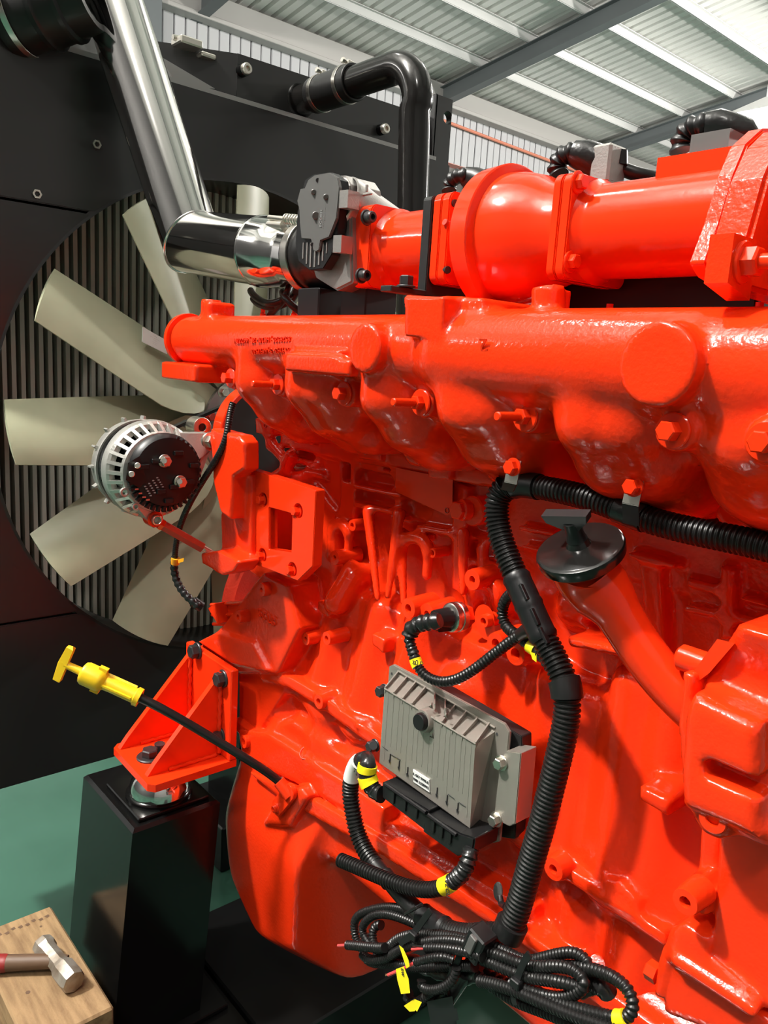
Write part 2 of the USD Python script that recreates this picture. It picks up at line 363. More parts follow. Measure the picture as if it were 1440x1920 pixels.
            Q[~fl] = Q[~fl][:, ::-1]; F_.append(Q)
        f = np.vstack(F_); f = f[(f >= 0).all(1)]
        return s.lo + P * s.h, np.vstack([f[:, [0, 1, 2]], f[:, [0, 2, 3]]])

# ================================================================ THE HALL
FL = -CAMZ
XW, Y0, Y1, XE = -14.0, -9.0, 36.0, 9.0
single('floor', box((XW - .3, Y0 - .3, FL - .2), (XE + .3, Y1 + .3, FL)), 'floor_green', 'glossy green painted concrete floor of the hall', 'floor', kind='structure')
wb = Thing('wall_back', 'white ribbed sheet wall behind the radiator', 'wall', kind='structure')
wb.part('backing', box((XW - .25, Y0, FL), (XW - .05, Y1, 6.3)), 'wall_groove')
k = 0
y = 4.6
while y < 23.5:                                        # the sheets the picture shows
    wb.part('panel', box((XW - .06, y, FL), (XW + .02 + .008 * (k % 2), y + .196, 5.75), .01), 'wall_white'); y += .22; k += 1
wb.part('plain_sheet', cat(box((XW - .06, Y0, FL), (XW + .02, 4.58, 5.75)), box((XW - .06, y, FL), (XW + .02, Y1, 5.75))), 'wall_white')
wb.part('eave_beam', box((XW + .02, Y0, 5.68), (XW + .22, Y1, 6.08), .015), 'eave')
wb.part('eave_lip', box((XW + .02, Y0, 5.62), (XW + .30, Y1, 5.70), .01), 'eave')
wb.part('column', cat(box((XW + .22, 5.95, FL), (XW + .26, 6.32, 6.05)), box((XW + .5, 5.95, FL), (XW + .54, 6.32, 6.05)), box((XW + .26, 6.12, FL), (XW + .5, 6.15, 6.05))), 'beam_grey')
wb.done()
for nm, b in (('wall_front', box((XE, Y0, FL), (XE + .2, Y1, 9.4))), ('wall_left', box((XW, Y0 - .2, FL), (XE, Y0, 9.4))), ('wall_right', box((XW, Y1, FL), (XE, Y1 + .2, 9.4)))):
    single(nm, b, 'wall_dark' if nm == 'wall_left' else 'wall_plain', 'pale plain wall closing the hall', 'wall', kind='structure')
ce = Thing('ceiling', 'pale ribbed steel roof with purlins and grey rafters', 'ceiling', kind='structure')
SL = math.atan(0.138); RM = np.stack([[math.cos(SL), 0, math.sin(SL)], [0, 1, 0], [-math.sin(SL), 0, math.cos(SL)]], 1)
ro = np.array([XW - .2, 0, ROOFZ(XW - .2)]); RL = (XE - XW + .5) / math.cos(SL)
ce.part('roof_backing', place(box((0, Y0 - .3, .06), (RL, Y1 + .3, .1)), RM, ro), 'roof_groove')
y = 7.0
while y < 27.0:                                        # one roof rib after another
    ce.part('roof_sheet', place(hull([(0, y + .03, 0), (0, y + .185, 0), (0, y, .06), (0, y + .215, .06), (RL, y + .03, 0), (RL, y + .185, 0), (RL, y, .06), (RL, y + .215, .06)]), RM, ro), 'roof_sheet', 20); y += .25
ce.part('plain_roof', place(cat(box((0, Y0 - .3, .0), (RL, 7.0, .06)), box((0, y, 0), (RL, Y1 + .3, .06))), RM, ro), 'roof_sheet')
for i in range(11):
    x = -12.62 + i * 1.27; z = ROOFZ(x) - .01
    zs = [(0, 0), (.07, 0), (.07, -.012), (.012, -.012), (.012, -.148), (-.058, -.148), (-.058, -.16), (0, -.16)]
    ce.part('purlin', extrude(Polygon([(x + a, z + b) for a, b in zs]), -Y1, -Y0, YM), 'purlin', 20)
for y in (1.2, 7.2, 13.13, 19.06, 25.0, 31.0):
    w = .11
    me = cat(*[place(box((.0, y - a, c), (RL, y + a, d)), RM, ro) for a, c, d in ((w, -.19, -.175), (.006, -.50, -.175), (w, -.515, -.50))])
    ce.part('rafter', me, 'beam_grey', 20)
    ce.part('bracing_rod', place(box((0, y + .11, -.185), (RL, y + .30, -.18)), RM, ro), 'purlin', 20)
ce.done()
for i, (x, y, z, r, w) in enumerate(LAMPS):
    l = UsdLux.SphereLight.Define(stage, '/World/lamp_light_%d' % i); l.CreateRadiusAttr(r); l.CreateIntensityAttr(w / (math.pi * r * r))
    l.CreateColorAttr(Gf.Vec3f(1.0, .965, .91)); l.AddTranslateOp().Set(Gf.Vec3d(x, y, z + CAMZ))
la = Thing('ceiling_lamp', 'glowing lamp panel under the roof at the right edge', 'lamp')
lx, ly = -5.9, at(1432, 222, x=-5.9)[1]; lz = at(1432, 222, x=-5.9)[2]
la.part('housing', hull([(lx - .5, ly - .3, lz + .05), (lx + .5, ly + .9, lz + .05), (lx - .5, ly + .9, lz + .05), (lx + .5, ly - .3, lz + .05), (lx, ly, lz + .3), (lx, ly + .5, lz + .3)]), 'purlin')
la.part('diffuser', box((lx - .52, ly - .32, lz), (lx + .52, ly + .92, lz + .05)), 'lamp_glow')
la.part('hanger', cat(cyl((lx, ly, lz + .25), (lx, ly, ROOFZ(lx)), .01), cyl((lx, ly + .5, lz + .25), (lx, ly + .5, ROOFZ(lx)), .01)), 'purlin')
la.done()
q0, q1 = at(1130 - 270, 237, x=XW + .1), at(1048, 308, x=XW + .1)
single('wall_pipe', cyl(q0 + (q0 - q1) * .3, q1 + (q1 - q0) * .3, .035), 'pipe_orange', 'thin orange-red pipe running along the white ribbed wall', 'pipe')

# ================================================================ RADIATOR
XS, FC, FR = -1.75, np.array([1.035, -.19]), .578
YL, YR = .345, 1.725
rad = Thing('radiator', 'large black radiator with round fan opening and upright fins', 'radiator')
hole = Point(*FC).buffer(FR, quad_segs=40)
def sheet(y0, y1, z0, z1): return sbox(y0, z0, y1, z1).difference(hole)
rad.part('upper_panel', extrude(sheet(YL, 1.66, .267, .567), XS - .012, XS, XM, bev=.002), 'black_coat', 25, label='upper black shroud panel with two brass nuts')
g = sheet(YL, YR, -.612, .262).geoms
for q in sorted(g, key=lambda a: a.centroid.x): rad.part('side_panel', extrude(q, XS - .012, XS, XM, bev=.002), 'black_coat', 25)
rad.part('lower_panel', extrude(sheet(YL, YR, -1.0, -.617), XS - .012, XS, XM, bev=.002), 'black_coat', 25, label='lower black shroud panel nearest the floor')
rad.part('fan_ring', lathe([(0, FR + .004), (.012, FR + .012), (.014, FR), (-.15, FR), (-.15, FR + .004)], (XS - .013, FC[0], FC[1]), (1, 0, 0), 120, closed=True), 'black_coat', 40)
rad.part('core', box((XS - .26, YL + .02, -.98), (XS - .22, YR - .02, .56)), 'core_black')
y = FC[0] - .585
while y < FC[0] + .59:
    hh = math.sqrt(max(.0, .60 ** 2 - (y - FC[0]) ** 2)); 
    if hh > .03: rad.part('fin', box((XS - .20, y - .0048, FC[1] - hh), (XS - .16, y + .0048, FC[1] + hh)), 'fin_grey')
    y += .0200
rad.part('side_cheek', box((XS - .26, YL, -1.0), (XS - .012, YL + .012, .567)), 'black_coat'); rad.part('side_cheek', box((XS - .26, YR - .012, -1.0), (XS - .012, YR, .567)), 'black_coat')
# ledge on top and the upright tank plate behind it
rad.part('top_ledge', hull(*[[(x, y, z) for y in (YL, 1.66)] for x, z in ((XS - .002, .567), (XS - .002, .577), (XS - .33, .567), (XS - .33, .580))]), 'ledge_grey', 20, label='grey ledge along the top of the shroud')
rad.part('corner_gusset', hull(*[at(px, py, x=XS - .004) + [e_, 0, 0] for px, py in ((298, 104), (318, 118), (403, 166), (335, 163)) for e_ in (0, -.012)]), 'ledge_grey', 20)
pl = hull([(XS - .022, 1.02, .57), (XS - .022, 1.655, .575), (XS - .022, 1.02, .677), (XS - .022, 1.655, .683), (XS - .05, 1.02, .57), (XS - .05, 1.655, .575), (XS - .05, 1.02, .677), (XS - .05, 1.655, .683)])
pl2 = hull([(XS - .022, 1.025, .57), (XS - .022, 1.025, .677), (XS - .05, 1.025, .57), (XS - .05, 1.025, .677), (XS - .12, .80, .57), (XS - .12, .80, .672), (XS - .15, .80, .57), (XS - .15, .80, .672)])
rad.part('tank_plate', cat(pl, pl2), 'black_coat', 20, label='upright black tank plate above the ledge')
for px, py in ((460, 130), (720, 242)):
    c = at(px, py, x=XS - .005); rad.part('spacer', cyl(c - [.03, 0, 0], c, .014, bev=.002), 'black_gloss'); p = rad.part('cap_screw', lathe([(0, 1e-5), (0, .013), (.009, .013), (.012, .011), (.012, .006), (.006, .0055), (.006, 1e-5)], c, (1, 0, 0), 24), 'zinc')
for px, py in ((181, 271), (69, 364)):
    c = at(px, py, x=XS + .001); rad.part('rivet_nut', lathe([(0, .0095), (.004, .0095), (.004, .0055), (-.004, .005), (-.004, 1e-5)], c, (1, 0, 0), 6), 'zinc', 20)
c = at(366, 82, x=XS - .045)
rad.part('latch', cat(box(c + [-.03, -.045, -.012], c + [.02, .01, .004], .003), box(c + [-.02, .012, -.022], c + [.01, .05, -.012], .003), cyl(c + [-.01, -.05, .002], c + [-.01, .0, .006], .006)), 'zinc')
# lifting post at the right with its eye
yp0, yp1 = at(822, 180, x=XS)[1], at(853, 185, x=XS)[1]
post = sbox(yp0 - .002, .30, yp1, .742).difference(Point(yp1 - .017, .690).buffer(.016))
rad.part('lifting_post', extrude(post, XS - .03, XS - .006, XM, bev=.002), 'black_coat'); rad.part('post_web', box((XS - .16, yp0 - .004, .30), (XS - .006, yp0 + .004, .742)), 'black_coat')
# charge air tank corner at the left with its spigot
tc = at(20, 30, x=XS - .06); xt = XS - .045
tq = Polygon([tuple(at(px, py, x=xt)[1:]) for px, py in ((-120, -60), (60, -60), (90, 35), (150, 52), (205, 78), (222, 132), (100, 112), (-120, 50))])
rad.part('air_tank', extrude(tq, xt - .20, xt, XM, bev=.008), 'ledge_grey', 25, label='grey sloping air tank on top of the shroud')
sp0, sp1 = np.array([XS - .05, tc[1] + .0, .655]), None
rad.done()

# sleeve and polished charge air pipe
B0 = np.array([-1.515, .78, .205]); T0 = np.array([-1.69, .694, .650]); pr = .060
up = unit(T0 - B0); 
pipe_ = Thing('charge_air_pipe', 'polished steel air pipe slanting down in front of the radiator', 'pipe')
B1 = np.array([-1.245, .78, .172]); B2 = np.array([-1.20, .78, .167]); B3 = np.array([-1.145, .78, .162]); B4 = np.array([-1.085, .78, .158])
pipe_.part('upper_tube', sweep(np.vstack([spline([T0, T0 + up * .02, T0 + up * .07 + [-.005, -.015, 0], T0 + up * .12 + [-.02, -.05, -.0], T0 + up * .13 + [-.04, -.12, .0]], 24)[::-1], T0, B0 + up * .0]), pr, 48), 'chrome', 60)
ax = unit(B1 - B0)
mt = unit(ax - up)
# mitred lower tube: slice of a tube cut by the mitre plane
def mitre_tube(c, e, r, nrm, n=48):
    a = unit(e - c); M = frame(a); t = np.arange(n) * 2 * np.pi / n; d = r * (np.cos(t)[:, None] * M[:, 0] + np.sin(t)[:, None] * M[:, 1])
    s = -(d @ nrm) / (a @ nrm); v = np.vstack([c + d + s[:, None] * a, e + d]); j = np.arange(n); j2 = (j + 1) % n
    return v, np.vstack([np.stack([j, j2, n + j2], 1), np.stack([j, n + j2, n + j], 1)])
pipe_.items[-1] = (pipe_.items[-1][0],) + tuple(cat(mitre_tube(B0, T0, pr, mt), sweep(np.vstack([T0, spline([T0 + up * .02, T0 + up * .07 + [-.005, -.015, 0], T0 + up * .12 + [-.02, -.05, 0], T0 + up * .13 + [-.04, -.12, 0]], 24)]), pr, 48, caps=False))) + pipe_.items[-1][3:]
lo = lathe([(0, pr), (.0, pr)], B1, ax, 48)
pipe_.part('lower_tube', mitre_tube(B0, B1, pr, mt), 'chrome', 60)
M_ = frame(mt); tt = np.linspace(0, 2 * np.pi, 64); rr = pr / abs(ax @ mt)
el = []
for t in tt:
    d = np.cos(t) * M_[:, 0] + np.sin(t) * M_[:, 1]; dl = d - ax * (d @ ax); el.append(B0 + d * (pr + .0005) / np.linalg.norm(dl))
pipe_.part('weld_bead', sweep(np.array(el), .0022, 8), 'chrome', 60)
L1 = np.linalg.norm(B2 - B1); L2 = np.linalg.norm(B3 - B1); L3 = np.linalg.norm(B4 - B1)
pipe_.part('reducer', lathe([(-.004, pr), (-.002, pr + .0015), (.003, pr + .0015), (.005, pr), (L1, pr - .002), (L1 + .02, pr - .006), (L2 - .012, .050), (L2, .0485), (L3, .0485)], B1, ax, 48), 'chrome', 60)
pipe_.done()
sl = Thing('air_hose_sleeve', 'black ribbed rubber sleeve joining the air tank to the polished pipe', 'hose')
sp0 = at(55, -5, x=-1.80); sp1 = at(165, 5, x=-1.66); sa = unit(np.array([.55, .25, .45])); c0 = at(105, 12, x=-1.70) 
sa = unit(np.array([.62, .50, .20]))
sl.part('sleeve', lathe([(-.10, .058), (-.10, .070), (-.085, .072), (-.06, .066), (-.03, .066), (-.028, .072), (-.018, .074), (-.012, .068), (.02, .066), (.022, .071), (.03, .071), (.034, .064), (.08, .062), (.08, .05)], c0, sa, 48), 'rubber', 50)
cp = hose_clamp(sl, c0 - sa * .075, sa, .071, .012, screw=(.2, -.9, .05))
sl.done()

# black coolant pipe over the top
cy_, cz_ = 1.201, .618
cp_ = Thing('coolant_pipe', 'glossy black coolant pipe bending down beside the radiator plate', 'pipe')
pts = np.vstack([spline([(-1.60, cy_, cz_), (-1.50, cy_, cz_), (-1.422, cy_, cz_)], 8), np.array([(-1.422 + .085 * math.sin(a), cy_, cz_ - .085 + .085 * math.cos(a)) for a in np.linspace(.08, math.pi / 2, 16)]), spline([(-1.3445, cy_, cz_ - .10), (-1.328, cy_, .3), (-1.308, cy_, .05)], 10)])
cp_.part('tube', sweep(pts, .0335, 36), 'black_tube', 60)
cp_.done()
ch = Thing('coolant_hose', 'black rubber coolant hose with two steel clamps above the radiator plate', 'hose')
ch.part('stub', lathe([(0, .034), (.008, .040), (.014, .034), (.08, .034)], (XS - .03, cy_, cz_), (1, 0, 0), 36), 'black_tube', 50)
ch.part('hose', ring((XS + .04, cy_, cz_), (-1.555, cy_, cz_), .0405, .033, 40, .002), 'rubber', 50)
for x in (XS + .065, -1.585): hose_clamp(ch, (x, cy_, cz_), (1, 0, 0), .041, .013, screw=(0, .1, 1))
ch.done()

# ================================================================ FAN
fan = Thing('cooling_fan', 'pale green plastic twelve-blade cooling fan in front of the fins', 'fan')
XF = -1.70; fc = np.array([XF, FC[0], FC[1]])
def blade(a0):
    nr, nc = 16, 9; rs = np.linspace(.150, .560, nr); V = []
    for side in (1, -1):
        for i, r in enumerate(rs):
            u = (r - .15) / .41; ch_ = .192 - .050 * u if u > .12 else .130 + .056 * (u / .12) ** .5
            pit = math.radians(34 - 6 * u)
            for j in range(nc):
                s = (j / (nc - 1) - .5); th = .0045 * (1 - abs(2 * s) ** 2.5) + .0012
                camb = .010 * (1 - (2 * s) ** 2)
                w = s * ch_ * 1.0; X = w * math.sin(pit) + (camb + side * th) * math.cos(pit); T = w * math.cos(pit) - (camb + side * th) * math.sin(pit)
                ang = a0 + T / r * (1.0 if r > .25 else r / .25); rr_ = r + (0.004 * (1 - (2 * s) ** 2) if i == nr - 1 else 0)
                V.append((X, rr_ * math.cos(ang), rr_ * math.sin(ang)))
    V = np.array(V) + fc; n = nr * nc; Fs = []
    q = lambda a, b, c, d: Fs.extend([(a, b, c), (a, c, d)])
    for i in range(nr - 1):
        for j in range(nc - 1):
            a = i * nc + j; q(a, a + 1, a + nc + 1, a + nc); b = a + n; q(b, b + nc, b + nc + 1, b + 1)
    for i in range(nr - 1):
        a = i * nc; q(a, a + nc, a + nc + n, a + n); a = i * nc + nc - 1; q(a, a + n, a + n + nc, a + nc)
    for j in range(nc - 1):
        a = j; q(a, a + n, a + n + 1, a + 1); a = (nr - 1) * nc + j; q(a, a + 1, a + 1 + n, a + n)
    return V, np.array(Fs)
for i in range(12):
    a = math.radians(90.5 + 29.9 * i); p = fan.part('blade', blade(a), 'fan_nylon', 40)
    d = np.array([0, math.cos(a), math.sin(a)])
    fan.part('blade_root', hull(*[fc + d * r + t * np.array([1.0, 0, 0]) + s * np.array([0, -d[2], d[1]]) for r, t, s in ((.11, .025, .03), (.11, .025, -.03), (.11, -.02, .03), (.11, -.02, -.03), (.18, .018, .045), (.18, .018, -.035), (.18, -.012, .03), (.18, -.012, -.03), (.26, .004, 0))]), 'fan_nylon', 30, p)
    if i == 2:
        n0 = np.array([1, 0, 0]); k1 = [(268, 613), (312, 638), (313, 664), (267, 641)]
        qs = [at(*k_, x=XF + .022) for k_ in k1]
        nn = unit(np.cross(qs[1] - qs[0], qs[3] - qs[0])); nn *= np.sign(nn[0])
        fan.part('sticker', hull(*qs, *[q_ - nn * .004 for q_ in qs]), 'white_label', 20, p, label='small white printed sticker')
        u_ = unit(qs[1] - qs[0]); v_ = -unit(qs[3] - qs[0]); cs = np.mean(qs, 0)
        lines = []
        for s_, dz, h_ in (('----', .0095, .0028), ('--- -- -----', .005, .0026), ('-----', .0006, .002), ('-------', -.004, .002), ('-- -- -', -.0075, .002)):
            lines.append(text(s_, h_, cs + v_ * dz + nn * .0002, u_, v_, .0004))
        fan.part('printing', cat(*lines), 'ink_grey', False, p)
fan.part('hub', lathe([(-.05, 1e-5), (-.05, .14), (.0, .145), (.03, .140), (.038, .115), (.045, .085), (.08, .08), (.085, 1e-5)], fc, (1, 0, 0), 60), 'hub_steel', 35)
for i in range(12):
    a = math.radians(75 + 30 * i); add_bolt(fan, fc + [.032, .127 * math.cos(a), .127 * math.sin(a)], (1, 0, 0), .009, 'red_rust' if i % 2 else 'zinc')
fan.done()
dr = Thing('fan_drive', 'grey metal fan drive housing behind the alternator', 'fan drive')
dr.part('housing', lathe([(0, 1e-5), (0, .070), (.05, .075), (.07, .10), (.10, .105), (.16, .105), (.17, .09), (.17, 1e-5)], fc + [.08, -.005, .0], (1, 0, 0), 48), 'hub_steel', 35)
for i in range(8):
    a = math.radians(20 + 45 * i); add_bolt(dr, fc + [.25, -.005 + .092 * math.cos(a), .092 * math.sin(a)], (1, 0, 0), .007, 'zinc')
c = at(373, 800, x=-1.46); dr.part('idler', ring(c - [.02, 0, 0], c + [.015, 0, 0], .020, .008), 'zinc'); dr.part('idler_shaft', cyl(c - [.06, 0, 0], c + [.012, 0, 0], .008), 'dark_steel')
dr.done()
be = Thing('drive_belt', 'thin black drive belt running up past the alternator', 'belt')
b0, b1 = at(325, 802, x=-1.49), at(440, 752, x=-1.49); d = b1 - b0
s = unit(np.cross(d, [1, 0, 0])); be.part('belt', hull(*[p + e * np.array([.008, 0, 0]) + f_ * s * .003 for p in (b0 - d * .5, b1 + d * .8) for e in (-1, 1) for f_ in (-1, 1)]), 'rubber'); be.done()

# ================================================================ PEDESTAL, MOUNT, TIMBER, HAMMER
pd = Thing('pedestal', 'black gloss steel pedestal under the red engine bracket', 'pedestal')
zt, zb = -.850, -1.30
px0, px1, py0, py1 = -1.455, -1.22, .530, .705
pd.part('post', hull([(px0, py0, zt - .006), (px1, py0, zt - .006), (px1, py1, zt - .006), (px0, py1, zt - .006), (px0 + .006, py0 + .006, zt), (px1 - .006, py0 + .006, zt), (px1 - .006, py1 - .006, zt), (px0 + .006, py1 - .006, zt), (px0, py0 - .040, zb), (px1, py0 - .040, zb), (px1, py1 - .034, zb), (px0, py1 - .034, zb)]), 'black_gloss', 25)
pd.part('base_plate', box((px0 - .02, py0 - .06, zb - .011), (px1 + .02, py1 + .02, zb), .002), 'black_gloss')
pd.part('mount_plate', box((-1.385, .548, zt), (-1.235, .69, zt + .008), .002), 'black_gloss', 25)
pd.done()
mc = np.array([-1.30, .618, zt + .008])
mn = Thing('rubber_mount', 'shiny domed steel engine mount on top of the black pedestal', 'mount')
mn.part('base_flange', lathe([(0, 1e-5), (0, .062), (.004, .062), (.006, .056), (.012, .052), (.012, 1e-5)], mc, (0, 0, 1), 48), 'black_gloss', 40)
mn.part('dome', lathe([(.006, 1e-5), (.006, .056), (.016, .0555), (.026, .053), (.036, .048), (.045, .040), (.051, .030), (.0515, 1e-5)], mc, (0, 0, 1), 48), 'chrome', 50)
mn.part('stud', cyl(mc + [0, 0, .05], mc + [0, 0, .10], .010), 'dark_steel'); mn.done()
sk = Thing('skid_frame', 'black steel skid frame under the engine and pedestal', 'frame')
sk.part('side_beam', box((-1.50, .48, FL), (.4, .74, -1.312), .004), 'black_gloss'); sk.part('far_beam', box((-2.2, 1.36, FL), (.4, 1.50, -1.312), .004), 'black_gloss')
sk.part('cross_member', box((-1.47, .742, FL), (-1.06, 1.358, -1.304), .004), 'black_gloss'); sk.part('cross_member', box((-2.0, 1.02, FL), (-1.75, 1.358, -1.312), .004), 'black_gloss')
for y in (1.10, 1.55): sk.part('radiator_foot', box((-1.98, y, FL), (-1.80, y + .10, -1.002), .003), 'black_gloss')
sk.done()

wz = -1.12
A_, B_, C_, D_ = at(95, 1697, z=wz), at(212, 1885, z=wz), at(-40, 1760, z=wz), None
B_ = at(214, 1888, z=wz)
e1 = unit(B_ - A_); e2 = unit(np.array([e1[1], -e1[0], 0])); 
e2 = e2 if e2[1] < 0 else -e2
WL, WW, WT = np.linalg.norm(B_ - A_), .142, .115
tb = Thing('timber_block', 'rough pale timber block lying beside the black pedestal', 'timber')
WM = np.stack([e1, e2, [0, 0, 1]], 1)
tb.part('block', place(box((0, 0, -WT), (WL, WW, 0), .004), WM, A_), 'wood', 25)
for k in range(9):
    u_, v_ = .028 + .003 * math.sin(k * 2.3), .016 + .0125 * k
    tb.part('saw_tooth_mark', place(hull([(u_ - .004, v_ - .003, .0004), (u_ + .003, v_ - .004, .0004), (u_ + .005, v_ + .002, .0004), (u_ - .002, v_ + .005, .0004), (u_, v_, -.003)]), WM, A_), 'handle_wood', False)
for u_, v_, r_ in ((.20, .105, .004), (.05, .035, .0025)): tb.part('nail_hole', place(cyl((u_, v_, -.004), (u_, v_, .0004), r_, n=12), WM, A_), 'handle_wood')
tb.part('lower_board', place(box((-.03, .05, -WT - .10), (WL + .02, WW + .06, -WT)), WM, A_), 'wood_end', 25)
tb.part('floor_board', place(box((-.03, .03, FL - wz), (WL + .02, WW + .06, -WT - .10)), WM, A_), 'wood_end', 25)
tb.done()
hm = Thing('hammer', 'heavy steel hammer with red handle lying on the timber block', 'hammer')
hr = .0215
h0, h1 = at(78, 1768, z=wz + hr), at(139, 1842, z=wz + hr)
ha = unit(h1 - h0); hl = np.linalg.norm(h1 - h0); M = frame(ha)
hd = lathe([(0, 1e-5), (.0, .013), (.004, .019), (.018, .0205), (.026, .017), (hl * .42, .0165), (hl * .58, .0165), (hl * .62, .018), (hl * .70, .0215), (hl - .006, .0215), (hl, .019), (hl, 1e-5)], h0, ha, 8)
hm.part('head', hd, 'hammer_steel', 25)
cm = (h0 + h1) / 2 + ha * -.004; hx = at(-40, 1808, z=wz + .016); hv = unit(hx - cm)
hm.part('handle', sweep(np.array([cm + hv * -.02, cm, cm + hv * .06, cm + hv * .085]), np.array([.009, .0125, .0135, .0140]), 20), 'handle_wood', 50)
hm.part('grip', sweep(np.array([cm + hv * .085, cm + hv * .09, cm + hv * .2, cm + hv * .30]), np.array([.0142, .0155, .0165, .017]), 20), 'handle_red', 50, label='dark red end of the handle')
hm.done()

# sign behind the engine
sg = Thing('notice_board', 'small white notice board with red border behind the engine', 'sign')
xs_ = -2.3; q = [at(812, 293, x=xs_), at(885, 318, x=xs_), at(885, 362, x=xs_), at(812, 356, x=xs_)]
ya, yb_, za, zb_ = q[0][1] - .1, q[1][1], .60, .752
sg.part('board', box((xs_ - .02, ya, za), (xs_, yb_, zb_), .003), 'sign_red'); sg.part('sheet', box((xs_ - .004, ya + .02, za + .03), (xs_ + .001, yb_ - .045, zb_ - .018)), 'sign_white')
lines = [text(s_, h_, ((xs_ + .0012), (ya + yb_) / 2 - .01, zz), (0, 1, 0), (0, 0, 1), .0006) for s_, h_, zz in (('--- -  ------ --', .010, .715), ('--------- ---', .008, .696), ('------ ----', .008, .678))]
sg.part('lettering', cat(*lines), 'ink_grey', False); sg.part('stand', box((xs_ - .03, (ya + yb_) / 2 + .02, FL), (xs_ - .02, (ya + yb_) / 2 + .06, zb_ - .05)), 'black_coat'); sg.part('top_frame', box((xs_ - .02, yb_ - .042, .5), (xs_ + .02, yb_ + .004, zb_ - .004), .002), 'black_coat')
sg.done()

# ================================================================ ENGINE CASTINGS
def XZ(y, *pts): return [tuple(at(px, py, y=y)[[0, 2]]) for px, py in pts]
EY = np.array([0, -1.0, 0]); EX = np.array([1.0, 0, 0])     # towards the near side, towards the rear
def front_y(z): return .815 if z > -.40 else .815 + .24 * (z + .40)

# ---------------- cylinder block
blk = Thing('cylinder_block', 'large red painted cast iron engine block with ribs and drilled bosses', 'engine block')
c = Cast((-1.40, .690, -.775), (-.10, .90, -.075), .0042)
c.box((-1.19, .835, -.45), (-.10, .95, -.10), rnd=.004)                       # recessed upper wall
c.box((-1.20, .830, -.24), (-.10, .95, -.08))
c.prism([(-1.23, -.385), (-.10, -.385), (-.10, -.60), (-1.30, -.60)], .785, .95, k=.02, rnd=.01, slope=.24)     # leaning crankcase wall
c.prism([(-1.30, -.57), (-.10, -.57), (-.10, -.775), (-1.26, -.775)], .775, .95, k=.01, rnd=.006)               # skirt below the ledge
# head joint strip and tabs
c.prism(XZ(.80, (520, 800), (962, 893), (950, 922), (520, 838)), .805, .86, k=.004, rnd=.003)
c.prism(XZ(.80, (960, 893), (1440, 1005), (1440, 1045), (960, 925)), .808, .86, k=.004, rnd=.003)
for a in ((478, 783, 508, 818), (566, 803, 588, 835), (668, 825, 712, 866), (800, 850, 842, 902)): c.prism(XZ(.79, (a[0], a[1]), (a[2], a[1] + 6), (a[2], a[3]), (a[0], a[3] - 6)), .790, .85, k=.004)
# relief of the upper wall: (polygon in the picture, plane, back)
for y0, pts in (
    (.812, [(590, 845), (640, 860), (640, 1000), (598, 985)]), (.806, [(640, 862), (664, 868), (664, 975), (636, 970)]), (.812, [(737, 878), (752, 880), (752, 975), (737, 970)]),
    (.800, [(661, 908), (748, 926), (748, 934), (661, 916)]), (.800, [(661, 942), (748, 960), (748, 969), (661, 951)]), (.812, [(661, 868), (748, 888), (748, 896), (661, 876)]),
    (.812, [(845, 905), (876, 915), (876, 1120), (845, 1105)]), (.804, [(786, 940), (846, 952), (846, 960), (786, 948)]), (.804, [(778, 985), (846, 998), (846, 1007), (778, 994)]), (.808, [(752, 1000), (790, 1006), (790, 1016), (752, 1010)]),
    (.816, [(878, 1000), (935, 1012), (935, 1022), (878, 1010)]), (.812, [(878, 1048), (940, 1060), (940, 1070), (878, 1060)]),
    (.806, [(970, 985), (1040, 998), (1040, 1007), (970, 994)]), (.806, [(975, 1022), (1030, 1030), (1030, 1038), (975, 1030)]), (.806, [(1175, 1035), (1265, 1058), (1265, 1068), (1175, 1045)]),
    (.812, [(1195, 1040), (1235, 1050), (1250, 1290), (1215, 1290)]), (.812, [(1285, 1085), (1345, 1100), (1345, 1118), (1285, 1100)]), (.812, [(1280, 1135), (1440, 1165), (1440, 1180), (1280, 1148)]), (.812, [(1348, 1060), (1375, 1066), (1375, 1200), (1348, 1200)]),
    (.806, [(1385, 1120), (1440, 1130), (1440, 1140), (1385, 1128)]),
    (.808, [(540, 855), (600, 868), (600, 880), (540, 866)]), (.800, [(570, 880), (605, 888), (605, 900), (570, 892)])):
    c.prism(XZ(y0, *pts), y0, .85, k=.010, rnd=.003)
c.prism(XZ(.806, (641, 866), (656, 870), (655, 905), (641, 901)), .78, .835, k=.003, cut=True)
# the V-shaped pair of long ribs and the arches
for a, b, ya, yb in (((690, 962), (708, 1122), .80, .775), ((748, 965), (727, 1118), .80, .775), ((752, 1000), (757, 1130), .812, .785), ((868, 1000), (868, 1110), .80, .785), ((905, 1030), (905, 1090), .815, .80)):
    c.cap(at(*a, y=ya), at(*b, y=yb), .009, .005, k=.012)
for cx_, cy2, r in ((776, 1036, 26), (640, 1000, 14), (910, 1118, 24)):
    th = np.linspace(math.pi, 2 * math.pi, 9); P = [at(cx_ + r * 1.05 * math.cos(t), cy2 + r * 1.1 * math.sin(t), y=.803) for t in th]
    c.chain([P[0] - [0, 0, .035]] + P + [P[-1] - [0, 0, .035]], .0075, k=.008)
# round bulges under the upper wall (liner pockets, oil gallery)
for px, py, r in ((655, 1068, .016), (590, 1035, .02), (930, 1110, .024), (1105, 1140, .026)): c.cap(at(px - 25, py - 4, y=.83), at(px + 25, py + 8, y=.83), r, k=.02)
